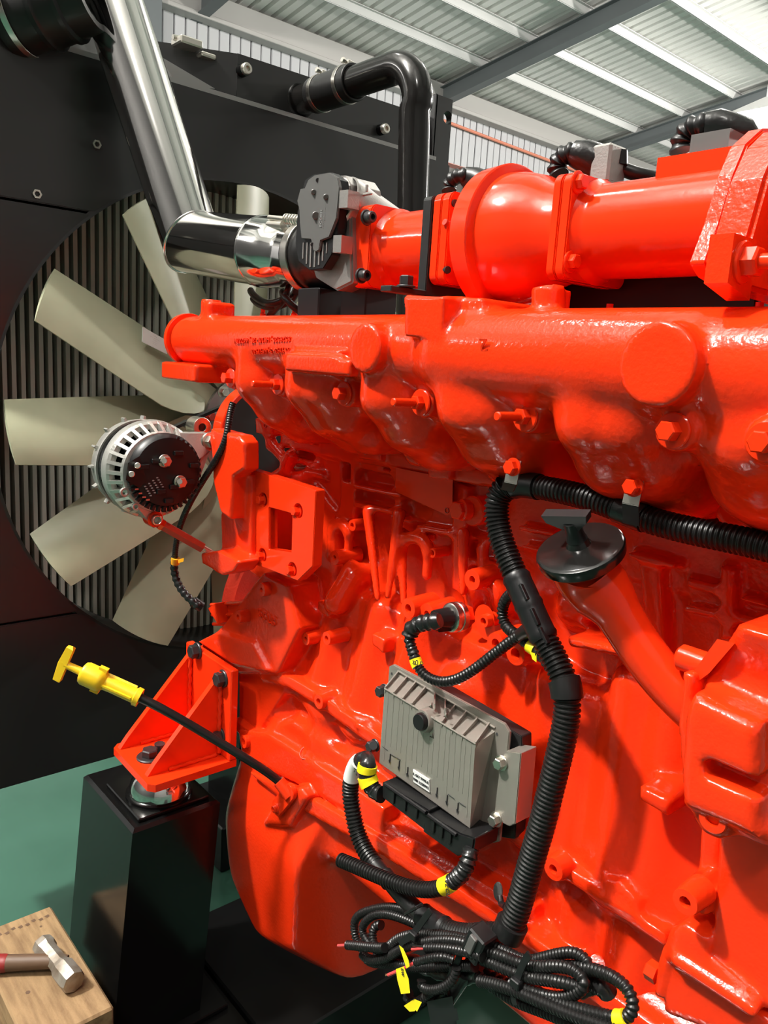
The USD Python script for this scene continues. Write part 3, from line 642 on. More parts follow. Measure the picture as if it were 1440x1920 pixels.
# soft upright ribs on the leaning wall
for px, r, y0, y1 in ((545, .020, 1090, 1265), (618, .026, 1130, 1310), (690, .026, 1150, 1360), (760, .022, 1180, 1330), (1010, .026, 1290, 1560), (1075, .022, 1330, 1590), (1165, .030, 1290, 1660), (1235, .022, 1330, 1700)):
    a = at(px + 18, y0, y=.80); b = at(px - 28, y1, y=.765); c.cap(a + [0, .014, 0], b + [0, .014, 0], r, r * .9, k=.03)
for px, y0, y1, r in ((860, 1300, 1500, .03), (650, 1080, 1130, .02)): c.cap(at(px + 10, y0, y=.80), at(px - 20, y1, y=.77), r, k=.03)
# pocket with a shelf at the right of the hoses, small pads
c.prism(XZ(.77, (1062, 1175), (1180, 1205), (1180, 1262), (1072, 1232)), .70, .83, k=.012, cut=True)
c.prism(XZ(.762, (1055, 1195), (1170, 1215), (1180, 1240), (1060, 1215)), .765, .84, k=.010, rnd=.008)
c.prism(XZ(.755, (1215, 1462), (1275, 1490), (1270, 1525), (1212, 1490)), .735, .84, k=.012, rnd=.008)
for p in ([(604, 1122), (628, 1140), (624, 1160), (602, 1142)], [(706, 1182), (730, 1198), (728, 1226), (704, 1206)]): c.prism(XZ(.775, *p), .765, .84, k=.008, rnd=.004)
# ledge along the block
led = [(490, 1256), (545, 1268), (600, 1300), (690, 1366), (1036, 1606), (1100, 1648), (1250, 1752)]
led2 = [(1250, 1778), (1098, 1674), (1036, 1632), (690, 1392), (598, 1324), (543, 1290), (488, 1274)]
c.prism(XZ(.745, *led, *led2), .742, .84, k=.008, rnd=.003)
for px, py in ((597, 1316), (1037, 1630), (668, 1362)): c.cyl(at(px, py, y=.738), at(px, py, y=.738) + [0, .1, 0], .015 if px != 668 else .004, k=.006)
for px, py in ((1165, 1668),): c.prism(XZ(.745, (1130, 1645), (1165, 1655), (1195, 1690), (1200, 1722), (1135, 1690)), .743, .84, k=.010, rnd=.006)
# skirt: columns and wells under the ledge
for px, y0, y1, r in ((540, 1330, 1400, .03), (620, 1345, 1440, .034), (690, 1420, 1500, .03), (1090, 1690, 1840, .03), (1190, 1760, 1900, .03)): c.cap(at(px + 4, y0, y=.79), at(px - 10, y1, y=.775), r, k=.02)
# front foot of the skirt with its sloping top
c.prism(XZ(.74, (447, 1366), (505, 1376), (640, 1462), (720, 1515), (720, 1560), (560, 1470), (455, 1420)), .737, .84, k=.012, rnd=.004)
c.prism(XZ(.75, (500, 1368), (545, 1350), (660, 1430), (720, 1480), (720, 1520), (600, 1450)), .752, .84, k=.02, rnd=.01)
# pan rail
c.prism(XZ(.735, (455, 1440), (560, 1478), (720, 1570), (980, 1738), (1080, 1806), (1080, 1836), (980, 1766), (720, 1602), (560, 1512), (455, 1465)), .728, .84, k=.006, rnd=.003)
c.prism(XZ(.75, (660, 1500), (930, 1665), (1000, 1700), (1000, 1726), (930, 1700), (660, 1545)), .745, .84, k=.014, rnd=.012)
# gear case at the front
c.prism(XZ(.735, (478, 1090), (492, 1074), (540, 1098), (560, 1180), (520, 1262), (437, 1262), (368, 1214), (402, 1192)), .735, .90, k=.008, rnd=.006)
c.prism(XZ(.735, (432, 1240), (520, 1262), (520, 1300), (470, 1380), (445, 1392), (432, 1380)), .752, .90, k=.008, rnd=.006)
c.prism(XZ(.72, (366, 1204), (402, 1186), (470, 1205), (500, 1262), (430, 1246)), .722, .90, k=.012, rnd=.006)
c.prism(XZ(.79, (440, 900), (560, 880), (620, 960), (620, 1130), (500, 1110), (440, 1060)), .80, .90, k=.01, rnd=.01)
c.chain([at(545, 855, y=.80), at(535, 885, y=.80), at(505, 905, y=.80)], .012, k=.008); c.chain([at(500, 800, y=.80), at(510, 835, y=.80), at(535, 862, y=.80)], .010, k=.008)
blk.part('block_casting', c.mesh(), 'red_cast', True)
# bosses: px, py, plane of the face, length, radius, hole
for px, py, y, L, r, rh in ((627, 1046, .775, .05, .0125, .0042), (885, 1087, .772, .06, .0150, .0048), (765, 1141, .755, .05, .0155, .006), (800, 1152, .765, .05, .0165, .005), (573, 1198, .752, .035, .0115, .0036), (612, 1197, .750, .04, .0115, .0042),
                       (490, 1106, .722, .03, .0125, .004), (446, 1157, .715, .03, .0115, .0045), (622, 970, .80, .04, .010, .003), (660, 985, .795, .04, .010, .004), (810, 1037, .80, .03, .0075, .004), (966, 1226, .738, .05, .0155, .0065), (929, 1207, .742, .05, .0150, .006),
                       (597, 1316, .733, .02, .0125, .0055), (1037, 1630, .728, .02, .0145, .0052), (456, 1391, .729, .02, .0125, .0065), (1186, 906, .80, .03, .012, .0), (580, 1042, .80, .03, .009, .0)):
    if rh: blk.part('boss', boss(at(px, py, y=y), EY, L, r, rh), 'red_cast', 40)
for px, py, y, r in ((498, 797, .789, .004), (578, 822, .789, .004), (685, 845, .789, .005), (818, 873, .789, .005), (752, 1000, .81, .0035)):
    blk.part('tapped_hole', lathe([(0, r * 1.25), (.0012, r * 1.2), (.0012, r), (-.004, r), (-.004, 1e-5)], at(px, py, y=y), EY, 18), 'red_rust', 40)
pb = boss(at(905, 1166, y=.752), EY, .04, .024, .0)if 0 else None
blk.part('oval_pad', hull(*[at(px, py, y=y) + [a, 0, b] for px, py, rr in ((908, 1160, .017), (912, 1178, .014)) for y in (.748, .80) for a, b in ((rr * math.cos(t), rr * 1.1 * math.sin(t)) for t in np.linspace(0, 6.28, 20))]), 'red_cast', 30)
blk.part('boss', boss(at(906, 1165, y=.738), EY, .02, .0085, .0042), 'red_cast', 40)
npl = hull(*[at(px, py, y=y) for px, py in ((742, 877), (849, 898), (848, 962), (838, 966), (826, 950), (742, 922)) for y in (.800, .803)])
blk.part('name_plate', npl, 'red_paint', 20, label='flat blank name plate on the block wall')
blk.part('tapped_hole', lathe([(0, .004), (.001, .004), (.001, .003), (-.001, .003), (-.001, 1e-5)], at(838, 957, y=.7995), EY, 16), 'red_rust')
cp0 = at(876, 955, y=.80)
blk.part('pipe_plug', cat(cyl(cp0 + [.012, .03, 0], cp0 + [.012, -.004, 0], .021, n=32, bev=.002), cyl(cp0 + [.004, 0, 0], cp0 + [.0, -.014, 0], .015, bev=.002), hexprism(cp0 + [0, -.012, 0], EY, .013, .012)), 'red_cast', 30)
pg = at(577, 1413, y=.748); pn = unit([.1, -.62, .78])
blk.part('core_plug', lathe([(-.004, .0125), (.001, .0125), (.001, .0115), (-.0005, .011), (.0005, .0035), (-.002, .003), (-.002, 1e-5)], pg + pn * .004, pn, 32), 'red_cast', 30); blk.part('plug_groove', ring(pg + pn * .0035, pg + pn * .0052, .0133, .0125, 32, .0001), 'red_rust', 30)
# cast figures
for s_, px, py, h in (('5313', 500, 1157, .016),): blk.part('cast_figures', text(s_, h, at(px, py, y=.733), unit(at(525, 1175, y=.733) - at(475, 1142, y=.733)), (0, -.15, 1), .002), 'red_cast', False)

# ---------------- cylinder head strip behind the manifold and dark parts above
c = Cast((-1.21, .755, -.165), (-.10, .92, .075), .005)
c.box((-1.18, .80, -.13), (-.10, .95, .04), rnd=.005)
for x in np.arange(-1.20, -.12, .158): c.cyl((x + .06, .775, -.125), (x + .06, .85, -.125), .024, k=.008)
blk.part('head_casting', c.mesh(), 'red_cast', True)
blk.part('rocker_cover', hull(*[(x, y, z) for x in (-1.14, -.10) for y, z in ((.83, .03), (.95, .03), (.85, .055), (.95, .055))]), 'red_cast', 25)
for px, py in ((652, 572), (1143, 570), (1424, 566), (493, 583), (552, 583)):
    a = at(px, py + 8, y=.79); blk.part('fuel_stub', lathe([(0, 1e-5), (0, .0055), (.012, .0055), (.014, .004), (.022, .004), (.022, 1e-5)], [a[0], .79, .055], (0, 0, 1), 12), 'red_paint')
blk.done()

# ---------------- intake manifold
im = Thing('intake_manifold', 'long red cast intake manifold with swelling runners and raised lettering', 'manifold')
c = Cast((-1.37, .585, -.165), (-.10, .835, .125), .0042)
yt = .69
c.cap((-1.325, yt, .012), (-.66, yt, .012), .042, .046, k=.01); c.cyl((-1.335, yt, .012), (-1.2, yt, .012), .0385)
c.cap((-.655, yt - .008, .010), (-.05, yt - .008, .008), .0525, .055, k=.008)
# runners: (top px at tube, bottom px, radius)
BX = [(-1.215, 'bolt'), (-1.08, 'stud'), (-.905, 'bolt'), (-.748, 'stud'), (-.577, 'stud'), (-.392, 'bolt'), (-.238, 'bolt')]
BP = [(433, 709, .668, 'bolt'), (520, 721, .672, 'stud'), (645, 738, .660, 'bolt'), (788, 755, .664, 'stud'), (984, 781, .658, 'stud'), (1262, 808, .634, 'bolt'), (1436, 828, .622, 'bolt')]
BQ = [(at(px, py, y=y), k_) for px, py, y, k_ in BP]; BX = [(p[0], k_) for p, k_ in BQ]
for i in range(7):
    xa_, xb_ = BX[i][0], (BX[i + 1][0] if i < 6 else -.07); g = (xb_ - xa_) / 2 - .058; mid = (xa_ + xb_) / 2 + .004; big = 1 + .12 * (i > 2)
    for sgn in (-1, 1):
        x0 = mid + sgn * g * .62; r = (.037 if sgn < 0 else .034) * big
        c.chain([(x0 - .004, yt - .004 - .004 * (sgn < 0), -.018), (x0, yt - .002 - .004 * (sgn < 0), -.045), (x0 + .006, yt + .026, -.080), (x0 + .014, yt + .070, -.104), (x0 + .018, yt + .12, -.110)], [r * .95, r, r * 1.02, r, r * .95], k=.014)
c.box((-1.17, .70, -.075), (-.10, .80, .0), k=.02, rnd=.01)
# fixing pads for the bolts and studs
for p, k_ in BQ: c.cyl(p + [0, .002, 0], [p[0], .80, p[2]], .0185, k=.010)
# boxes, pads and round blank bosses
c.box((-1.345, .635, -.058), (-1.215, .72, -.028), k=.004, rnd=.003)                     # bracket pad at the front end
c.prism(XZ(.63, (530, 662), (618, 664), (652, 676), (652, 706), (618, 704), (530, 696)), .632, .72, k=.003, rnd=.003)
c.prism(XZ(.64, (550, 652), (648, 656), (650, 664), (550, 660)), .640, .72, k=.003, rnd=.002)
c.cyl((-.770, .628, .012), (-.770, .72, .012), .0305, k=.006, rnd=.003)
c.cyl((-.362, .612, .010), (-.362, .70, .010), .036, k=.006, rnd=.003)
c.cyl((-1.285, .70, .03), (-1.285, .70, .083), .018, k=.006); c.box((-1.262, .67, .03), (-1.236, .72, .078), k=.008)
a = at(765, 552, y=.665); b = at(905, 560, y=.72)
c.prism(XZ(.630, (756, 552), (831, 556), (829, 640), (757, 630)), .630, .75, k=.003, rnd=.003)
c.prism(XZ(.66, (829, 556), (905, 558), (908, 600), (870, 640), (832, 660)), .658, .76, k=.008, rnd=.004)
c.prism(XZ(.645, (790, 628), (822, 634), (838, 720), (862, 800), (830, 790), (806, 700)), .645, .74, k=.012, rnd=.01)
c.cyl(at(1028, 590, y=.69), at(1028, 538, y=.69), .0175, k=.004); c.box(at(1030, 590, y=.69) + [0, -.0, -.0], at(1075, 543, y=.72), k=.004)
im.part('manifold_casting', c.mesh(), 'red_cast', True)
im.part('end_flange', ring((-1.352, yt, .012), (-1.342, yt, .012), .047, .004, 48), 'red_paint', 30)
for t in (.6, 2.6, 4.4): im.part('end_bolt', cyl((-1.358, yt + .036 * math.cos(t), .012 + .036 * math.sin(t)), (-1.352, yt + .036 * math.cos(t), .012 + .036 * math.sin(t)), .006), 'dark_steel')
for p, k_ in BQ:
    p = p + [0, .0015, 0]
    if k_ == 'bolt': add_bolt(im, p + [0, -.001, 0], EY, .0085, 'red_paint', 'hex', 1.9, .013)
    else:
        w, hx_ = bolt(p, EY, .0082, 'hex', 2.0, .010); pp = im.part('stud', cat(hx_, cyl(p + [0, -.012, 0], p + [0, -.046, 0], .0050, n=16, bev=.0012)), 'red_paint', 30); im.part('washer', w, 'red_paint', 30, pp)
lt = [('8528525 ; HA10I-2F ; 44227M', .0075, 1.0, (545, 636), (440, 640)), ('80 9193-3 ; 4497931', .0075, 1.0, (545, 656), (473, 660))]
def on_tube(px, py, yc=yt, zc=.012, rt=.0445):            # point of the tube's surface under a pixel
    d = R @ np.array([px - 720, py - 960, F]); A, B, Cc = d[1] ** 2 + d[2] ** 2, d[1] * yc + d[2] * zc, yc ** 2 + zc ** 2 - rt ** 2
    t = (B - math.sqrt(max(B * B - A * Cc, 0))) / A; return d * t
for s_, h, k_, a, b in lt:                                # mould lettering stands upside down, as on the part
    p0, p1 = on_tube(*a), on_tube(*b); nrm = unit([0, (p0[1] + p1[1]) / 2 - yt, (p0[2] + p1[2]) / 2 - .012]); u_ = unit(p1 - p0); v_ = np.cross(nrm, u_)
    me = text(s_, h, (0, 0, 0), (1, 0, 0), (0, 1, 0), .0022, False, False); vv = me[0]; sc = np.linalg.norm(p1 - p0) / np.ptp(vv[:, 0])
    vv = vv * [sc, 1, 1] - [vv[:, 0].min() * sc, vv[:, 1].mean(), .0008]
    im.part('cast_lettering', (vv @ np.stack([u_, v_, nrm], 1).T + p0, me[1]), 'red_cast', False)
p0 = on_tube(908, 648, yt - .008, .009, .054); im.part('cast_figure', text('2', .014, p0, (-1, 0, 0), unit([0, .3, -1.0]), .0015, True), 'red_cast', False)
im.done()

# ---------------- oil pan
op = Thing('oil_pan', 'red painted oil pan bulging below the engine block', 'oil pan')
c = Cast((-1.32, .665, -1.19), (-.10, 1.02, -.675), .005)
hp = lambda s: None
def slab(pts, r):                                          # rounded convex body from corner spheres (distance to the hull's planes)
    hm_ = m3.Manifold.hull_points(np.array(pts, float)); v, f = raw(hm_); t = trimesh.Trimesh(v, f, process=True); nr = t.face_normals; d0 = (nr * t.triangles[:, 0]).sum(1)
    key = np.unique(np.round(np.c_[nr, d0], 4), axis=0)
    def fn(x, y, z):
        o = None
        for n0, n1, n2, dd in key:
            q = x * n0 + y * n1 + z * n2 - dd + r
            if o is None: o = q * 1.0; ss = np.exp(np.clip(q / .0035, -60, 60))
            else: ss = ss + np.exp(np.clip(q / .0035, -60, 60))
        return .0035 * np.log(ss) - .006
    return fn, v.min(0), v.max(0)
pts = []
Y_ = .715
for px, py, y in ((430, 1500, .77), (412, 1530, Y_ + .012), (480, 1572, Y_ - .004), (548, 1642, Y_ - .014), (420, 1650, Y_ + .016), (470, 1755, Y_ + .022), (542, 1790, Y_ + .006)): pts.append(at(px, py, y=y))
a = at(548, 1642, y=Y_ - .012)
pts += [a + [.02, .10, .02], a + [.05, .35, .05], np.array([-1.27, 1.1, -.71]), np.array([-.92, 1.1, -.71]), np.array([-.93, .76, -.705]), np.array([-1.22, .76, -.70]), np.array([-1.25, 1.1, -1.05]), np.array([-.95, .84, -1.145]), np.array([-.90, 1.1, -1.12]), at(600, 1826, y=.80), at(676, 1795, y=.90)]
fn, lo, hi = slab(pts, .012); c.add(fn, lo, hi, .01)
c.box((-.98, .755, -.85), (-.10, 1.1, -.68), k=.03, rnd=.03)
c.box((-1.24, .74, -.725), (-.10, 1.1, -.695), k=.008, rnd=.004)
c.prism(XZ(.735, (508, 1540), (540, 1478), (580, 1470), (592, 1490), (560, 1545)), .715, .82, k=.012, rnd=.006)   # dipstick pad
op.part('pan_casting', c.mesh(), 'red_cast', True)
op.done()

# ---------------- rear housing at the right
rh_ = Thing('rear_gear_housing', 'red cast rear gear housing with flange and slots at the right edge', 'gear housing')
c = Cast((-.44, .545, -.86), (.02, .88, -.20), .0042)
yb = .61
c.prism(XZ(yb + .02, (1315, 1290), (1440, 1350), (1440, 1565), (1405, 1548), (1296, 1503), (1292, 1440), (1300, 1330)), yb, .85, k=.008, rnd=.012)
c.prism(XZ(yb + .05, (1322, 1262), (1440, 1110), (1500, 1090), (1500, 1360), (1440, 1350), (1318, 1292)), yb + .035, .85, k=.03, rnd=.012, slope=-.35)
c.prism(XZ(yb + .03, (1290, 1255), (1312, 1262), (1306, 1340), (1300, 1470), (1288, 1455), (1280, 1350)), yb + .02, .85, k=.004, rnd=.003)
c.prism(XZ(yb + .02, (1336, 1418), (1352, 1412), (1420, 1440), (1460, 1470), (1460, 1495), (1340, 1445)), .55, yb + .028, k=.004, cut=True)
yl = .665
c.prism(XZ(yl, (1352, 1500), (1440, 1540), (1500, 1560), (1500, 1930), (1415, 1880), (1330, 1830), (1345, 1560)), yl, .85, k=.008, rnd=.006)
c.prism(XZ(yl + .02, (1302, 1540), (1345, 1560), (1330, 1830), (1285, 1800), (1296, 1640)), yl + .03, .85, k=.01, rnd=.006)
c.prism(XZ(yl - .015, (1255, 1745), (1275, 1735), (1325, 1768), (1322, 1800), (1415, 1880), (1418, 1905), (1240, 1810)), yl - .01, .85, k=.006, rnd=.006)
c.prism(XZ(yl - .005, (1238, 1805), (1270, 1800), (1400, 1890), (1500, 1960), (1500, 2000), (1240, 1905)), yl - .002, .85, k=.006, rnd=.004)
c.cap(at(1270, 1800, y=yl - .012), at(1410, 1892, y=yl - .012), .006, k=.006)
c.prism(XZ(yl, (1262, 1735), (1276, 1738), (1245, 1870), (1228, 1862), (1236, 1800)), yl - .005, .85, k=.003, rnd=.002)
c.cyl(at(1335, 1537, y=yb + .012), at(1335, 1537, y=yb + .012) + [0, .12, 0], .0165, k=.008)
c.cap(at(1340, 1505, y=yb + .03), at(1440, 1548, y=yb + .03), .016, k=.012)
c.prism(XZ(yl - .01, (1270, 1660), (1300, 1655), (1325, 1690), (1322, 1725), (1295, 1715), (1268, 1690)), yl - .01, .85, k=.004, rnd=.01)
rh_.part('housing_casting', c.mesh(), 'red_cast', True)
rh_.part('boss', boss(at(1335, 1537, y=yb + .006), EY, .02, .0125, .0055), 'red_cast', 40)
rh_.part('boss', boss(at(1284, 1692, y=yl - .032), EY, .03, .0125, .005), 'red_cast', 40)
x0 = at(1298, 1260, y=yb + .04)
rh_.part('filler_flange', hull(*[at(px, py, y=y) for px, py in ((1292, 1270), (1308, 1278), (1326, 1225), (1345, 1198), (1378, 1206), (1330, 1262)) for y in (yb + .03, yb + .06)]), 'red_paint', 25)
c0 = at(1296, 1238, y=yb + .045); rh_.part('dowel', cyl(c0 + [-.012, 0, 0], c0 + [.02, 0, 0], .012, bev=.003), 'red_paint', 40)
c0 = at(1234, 1828, y=yl + .012); rh_.part('flange_bolt', hexprism(c0, -EX, .010, .012), 'red_paint', 25)
rh_.done()

# ================================================================ INTAKE PIPES ABOVE THE MANIFOLD
AY, AZ, PR = .78, .153, .0505
def xo(px, py, y): return at(px, py, y=y)[0]
def flange(x0, x1, hw=.0595, hz=.0555, zc=AZ, r=.012): return extrude(rrect(AY - hw, zc - hz, AY + hw, zc + hz, r), x0, x1, XM, bev=.0015)
xf1a, xf1b = xo(662, 460, .72), xo(692, 460, .72); xf2a, xf2m, xf2b = xo(808, 440, .72), xo(823, 440, .72), xo(838, 440, .72); xf3a, xf3m, xf3b = xo(1030, 420, .72), xo(1046, 420, .72), xo(1064, 420, .72)
p1 = Thing('throttle_outlet_pipe', 'short straight red pipe with square flange and two black bolts', 'pipe')
p1.part('flange', flange(xf1a, xf1b), 'red_paint', 30); p1.part('tube', lathe([(0, PR + .006), (.008, PR + .001), (.014, PR), (xf2a - xf1b, PR)], (xf1b, AY, AZ), (1, 0, 0), 64), 'red_paint', 50)
for px, py in ((687, 408), (677, 517)): add_bolt(p1, at(px, py, x=xf1b + .0), EX, .0078, 'dark_steel', 'socket', 1.35, .012)
for z in (.045, -.043): add_bolt(p1, (xf1b, AY + .047, AZ + z), EX, .0078, 'dark_steel', 'socket', 1.35, .012)
p1.done()
mx = Thing('gas_mixer', 'bulging red gas mixer with wide round rim between two square flanges', 'mixer')
mx.part('front_flange', flange(xf2a + .0, xf2m - .0006), 'red_paint', 30); mx.part('front_flange', flange(xf2m + .0006, xf2b), 'red_paint', 30)
xr0, xr1 = xo(895, 440, .715), xo(915, 440, .70)
xr0, xr1 = -.700, -.672
mx.part('neck', lathe([(0, .0500), (xr0 - xf2b - .012, .0530), (xr0 - xf2b - .004, .068), (xr0 - xf2b, .0865), (xr1 - xf2b - .002, .0885), (xr1 - xf2b, .0865), (xr1 - xf2b + .002, .078), (xr1 - xf2b + .020, .0765), (xr1 - xf2b + .045, .070), (xr1 - xf2b + .062, .060), (xf3a - xf2b - .012, .053), (xf3a - xf2b, .0525)], (xf2b, AY, AZ), (1, 0, 0), 80), 'red_paint', 40)
for px, py in ((854, 381), (840, 506)): mx.part('grub_screw', cyl(at(px, py, x=xf2b) - [.01, 0, 0], at(px, py, x=xf2b + .003), .0045, n=16), 'dark_steel')
mx.part('plug', cyl((-.735, AY - .052, AZ + .015), (-.735, AY - .062, AZ + .018), .004, n=12), 'red_rust')
mx.done()
p4 = Thing('mixer_outlet_pipe', 'straight red pipe with square bolted flange right of the round mixer', 'pipe')
p4.part('flange', flange(xf3a, xf3m - .0006), 'red_paint', 30); p4.part('flange', flange(xf3m + .0006, xf3b), 'red_paint', 30)
xe = -.36
p4.part('tube', lathe([(0, PR + .006), (.008, PR + .001), (.014, PR), (xe - xf3b, PR)], (xf3b, AY, AZ), (1, 0, 0), 64), 'red_paint', 50)
for px, py in ((1083, 342), (1069, 491)): add_bolt(p4, at(px, py, x=xf3b), EX, .0075, 'red_paint', 'hex', 1.6, .008)
pd0 = at(1240, 318, y=.765); p4.part('sensor_pad', hull(*[(x, y, z) for x in (at(1243, 300, y=.765)[0], -.365) for y in (.755, .825) for z in (.185, .2165)]), 'red_paint', 25)
p4.done()
tf = Thing('turbine_flange', 'large rounded red clamp flange with stud and nut at the right edge', 'flange')
xa = -.375
def yz(x, *pts): return Polygon([tuple(at(px, py, x=x)[1:]) for px, py in pts])
f1 = yz(xa, (1290, 495), (1318, 420), (1345, 330), (1368, 275), (1400, 246), (1470, 240), (1560, 300), (1600, 420), (1580, 540), (1520, 600), (1420, 560), (1330, 535), (1305, 520)).buffer(-.004).buffer(.004)
tf.part('front_plate', extrude(f1, xa, xa + .016, XM, bev=.002), 'red_cast', 30)
f2 = yz(xa + .02, (1318, 510), (1340, 440), (1368, 340), (1395, 280), (1425, 250), (1500, 238), (1600, 300), (1650, 430), (1600, 580), (1520, 610), (1420, 565), (1340, 545)).buffer(-.005).buffer(.005)
tf.part('rear_plate', extrude(f2, xa + .019, xa + .052, XM, bev=.004), 'red_cast', 30)
f3 = yz(xa + .052, (1440, 480), (1445, 400), (1455, 330), (1500, 280), (1620, 320), (1700, 450), (1620, 590), (1500, 600)).buffer(-.006).buffer(.006)
tf.part('volute', extrude(f3, xa + .05, xa + .20, XM, bev=.02), 'red_cast', 40)
lc = at(1392, 492, x=xa + .056); tf.part('lug', hull(*[lc + [x, a, b] for x in (-.02, .0) for a, b in ((-.020, .02), (.02, .02), (-.020, -.018), (.022, -.028))]), 'red_cast', 30)
add_bolt(tf, lc + [.0, 0, 0], EX, .0115, 'red_paint', 'hex', 1.5, .012, name='nut'); tf.part('stud', cyl(lc, lc + [.034, 0, 0], .0065, n=18, bev=.001), 'red_paint')
tf.done()
st = Thing('pipe_support_strap', 'black steel support strap standing on the manifold between the red pipes', 'bracket')
s0 = xf2a - .0165
stp = rrect(AY - .062, .062, AY + .05, AZ + .052, .006)
st.part('upright', extrude(stp.difference(Point(AY, AZ).buffer(.0515)), s0, xf2a - .0008, XM, bev=.001), 'black_coat', 25)
fz = .0835
a = at(768, 548, y=.69); st.part('foot', box((a[0] - .022, .66, fz - .001), (xf2a - .001, .73, fz + .0065), .001), 'black_coat', 25)
add_bolt(st, (a[0] - .002, .685, fz + .0065), (0, 0, 1), .0082, 'dark_steel', 'hex', 1.45, .012)
st.done()
# throttle and its motor
th = Thing('throttle_valve', 'grey cast throttle valve with dark motor cover and steel clips', 'throttle valve')
th.part('body', cat(lathe([(-.10, .040), (-.10, .0485), (-.03, .0485), (-.02, .053), (0, .053)], (xf1a - .016, AY, AZ), (1, 0, 0), 48), extrude(rrect(AY - .054, AZ - .050, AY + .054, AZ + .052, .014), xf1a - .018, xf1a - .0008, XM, bev=.002)), 'cast_alu', 35)
yc_ = .695
def pz(y, *pts): return Polygon(XZ(y, *pts))
cov = [(583, 338), (592, 330), (622, 325), (640, 334), (644, 352), (640, 400), (628, 470), (640, 500), (618, 512), (592, 512), (570, 500), (563, 470), (567, 420), (566, 395), (562, 378), (568, 355), (576, 354)]
cover = pz(yc_, *cov).buffer(-.002).buffer(.002)
th.part('motor_cover', extrude(pz(yc_, (583, 338), (594, 330), (622, 325), (638, 334), (642, 352), (636, 410), (622, 446), (606, 452), (603, 470), (598, 473), (592, 470), (588, 450), (570, 448), (567, 420), (566, 395), (562, 378), (568, 355), (576, 354)).buffer(-.0015).buffer(.0015), -yc_, -yc_ + .005, YM, bev=.001), 'plastic_grey', 30)
th.part('cover_base', extrude(pz(yc_ + .012, (584, 340), (600, 330), (632, 326), (650, 340), (652, 365), (646, 430), (634, 480), (618, 506), (592, 508), (572, 492), (566, 460), (570, 400)).buffer(-.003).buffer(.003), -yc_ - .016, -yc_, YM, bev=.001), 'plastic_black', 30)
th.part('housing', extrude(pz(yc_ + .016, (600, 330), (645, 328), (656, 345), (658, 440), (660, 530), (630, 545), (590, 520), (580, 480), (585, 345)).buffer(-.004).buffer(.004), -yc_ - .075, -yc_ - .016, YM, bev=.003), 'cast_alu', 30)
g0, g1 = at(648, 375, y=yc_ + .02), at(694, 397, y=yc_ + .085); g1 = g0 + unit(np.array([.0, .94, -.30])) * .135
th.part('motor', lathe([(0, .035), (.004, .038), (.124, .037), (.13, .032), (.132, 1e-5)], g0 + [-.012, 0, 0], g1 - g0, 40), 'cast_alu', 40)
vm = at(685, 362, y=yc_ + .03); th.part('casting_mark', cat(box(vm + [-.012, -.0, -.003], vm + [.012, .004, .0], .001), box(vm + [-.002, 0, .002], vm + [.002, .004, .012], .001)), 'cast_alu')
for px, py in ((648, 374), (636, 458)):
    k_ = at(px, py, y=yc_ - .001); th.part('clip', hull(*[k_ + [a, b, d] for a, d in ((-.009, .012), (.010, .011), (.010, -.012), (-.009, -.011)) for b in (-.004, .016)]), 'cast_alu', 25)
for px, py, r in ((588, 360, .004), (611, 369, .004), (592, 404, .0055)): th.part('cover_screw', cyl(at(px, py, y=yc_ - .008), at(px, py, y=yc_), r, bev=.001), 'plastic_grey')
for px, py in ((596, 338), (586, 459)): th.part('cover_hole', cyl(at(px, py, y=yc_ - .0056), at(px, py, y=yc_), .003, n=14), 'ink')
gs = at(592, 480, y=yc_ - .002)
th.part('grille', cat(*[box(at(px, 455, y=yc_) + [-.0004, -.001, -.0], at(px, 455 + h_, y=yc_) + [.0004, .004, 0]) for px, h_ in ((569, 30), (576, 40), (583, 46), (591, 46), (599, 42), (606, 34), (613, 20))]), 'cast_alu', False)
lt_ = [text(s_, h_, at(px, py, y=yc_ - .0052), unit(at(px + 2, py - 40, y=yc_) - at(px, py, y=yc_)), unit(at(px - 30, py - 1, y=yc_) - at(px, py, y=yc_)), .0004) for s_, h_, px, py in (('BOSCH', .005, 602, 410), ('- --- --- ---', .0025, 607, 412), ('---- -- ------', .002, 610, 400))]
th.part('lettering', cat(*lt_), 'ink_grey', False)
th.done()
tc_ = Thing('throttle_hose', 'black rubber coupling with broad steel band and spring bolt beside the throttle', 'hose')
xh0, xh1 = -1.118, xf1a - .060
tc_.part('coupling', lathe([(0, .050), (.0, .0535), (.032, .0535), (.036, .056), (.048, .056), (.052, .0535), (xh1 - xh0, .0535), (xh1 - xh0, .050)], (xh0, AY, AZ + .003), (1, 0, 0), 48), 'rubber', 40)
for x in (xh0 + .016, xh1 - .020): tc_.part('clamp_band', ring((x - .009, AY, AZ + .003), (x + .009, AY, AZ + .003), .0575, .0530, 48, .001), 'clamp_steel', 30)
b0 = at(505, 408, y=AY - .03); b1 = at(566, 414, y=AY - .03); d = b1 - b0
tc_.part('clamp_bolt', cat(cyl(b0, b0 + d * .6, .0045, n=16), cyl(b0 - [0, 0, .012], b0 + d * .45 - [0, 0, .010], .007, n=16)), 'zinc')
an = np.linspace(0, 2 * np.pi * 6, 90); Mf = frame(d); L_ = np.linalg.norm(d)
tc_.part('clamp_spring', sweep(b0 + d * .52 + (np.linspace(0, .48, 90) * L_)[:, None] * Mf[:, 2] + .0075 * (np.cos(an)[:, None] * Mf[:, 0] + np.sin(an)[:, None] * Mf[:, 1]), .0018, 6), 'zinc', 60)
tc_.done()
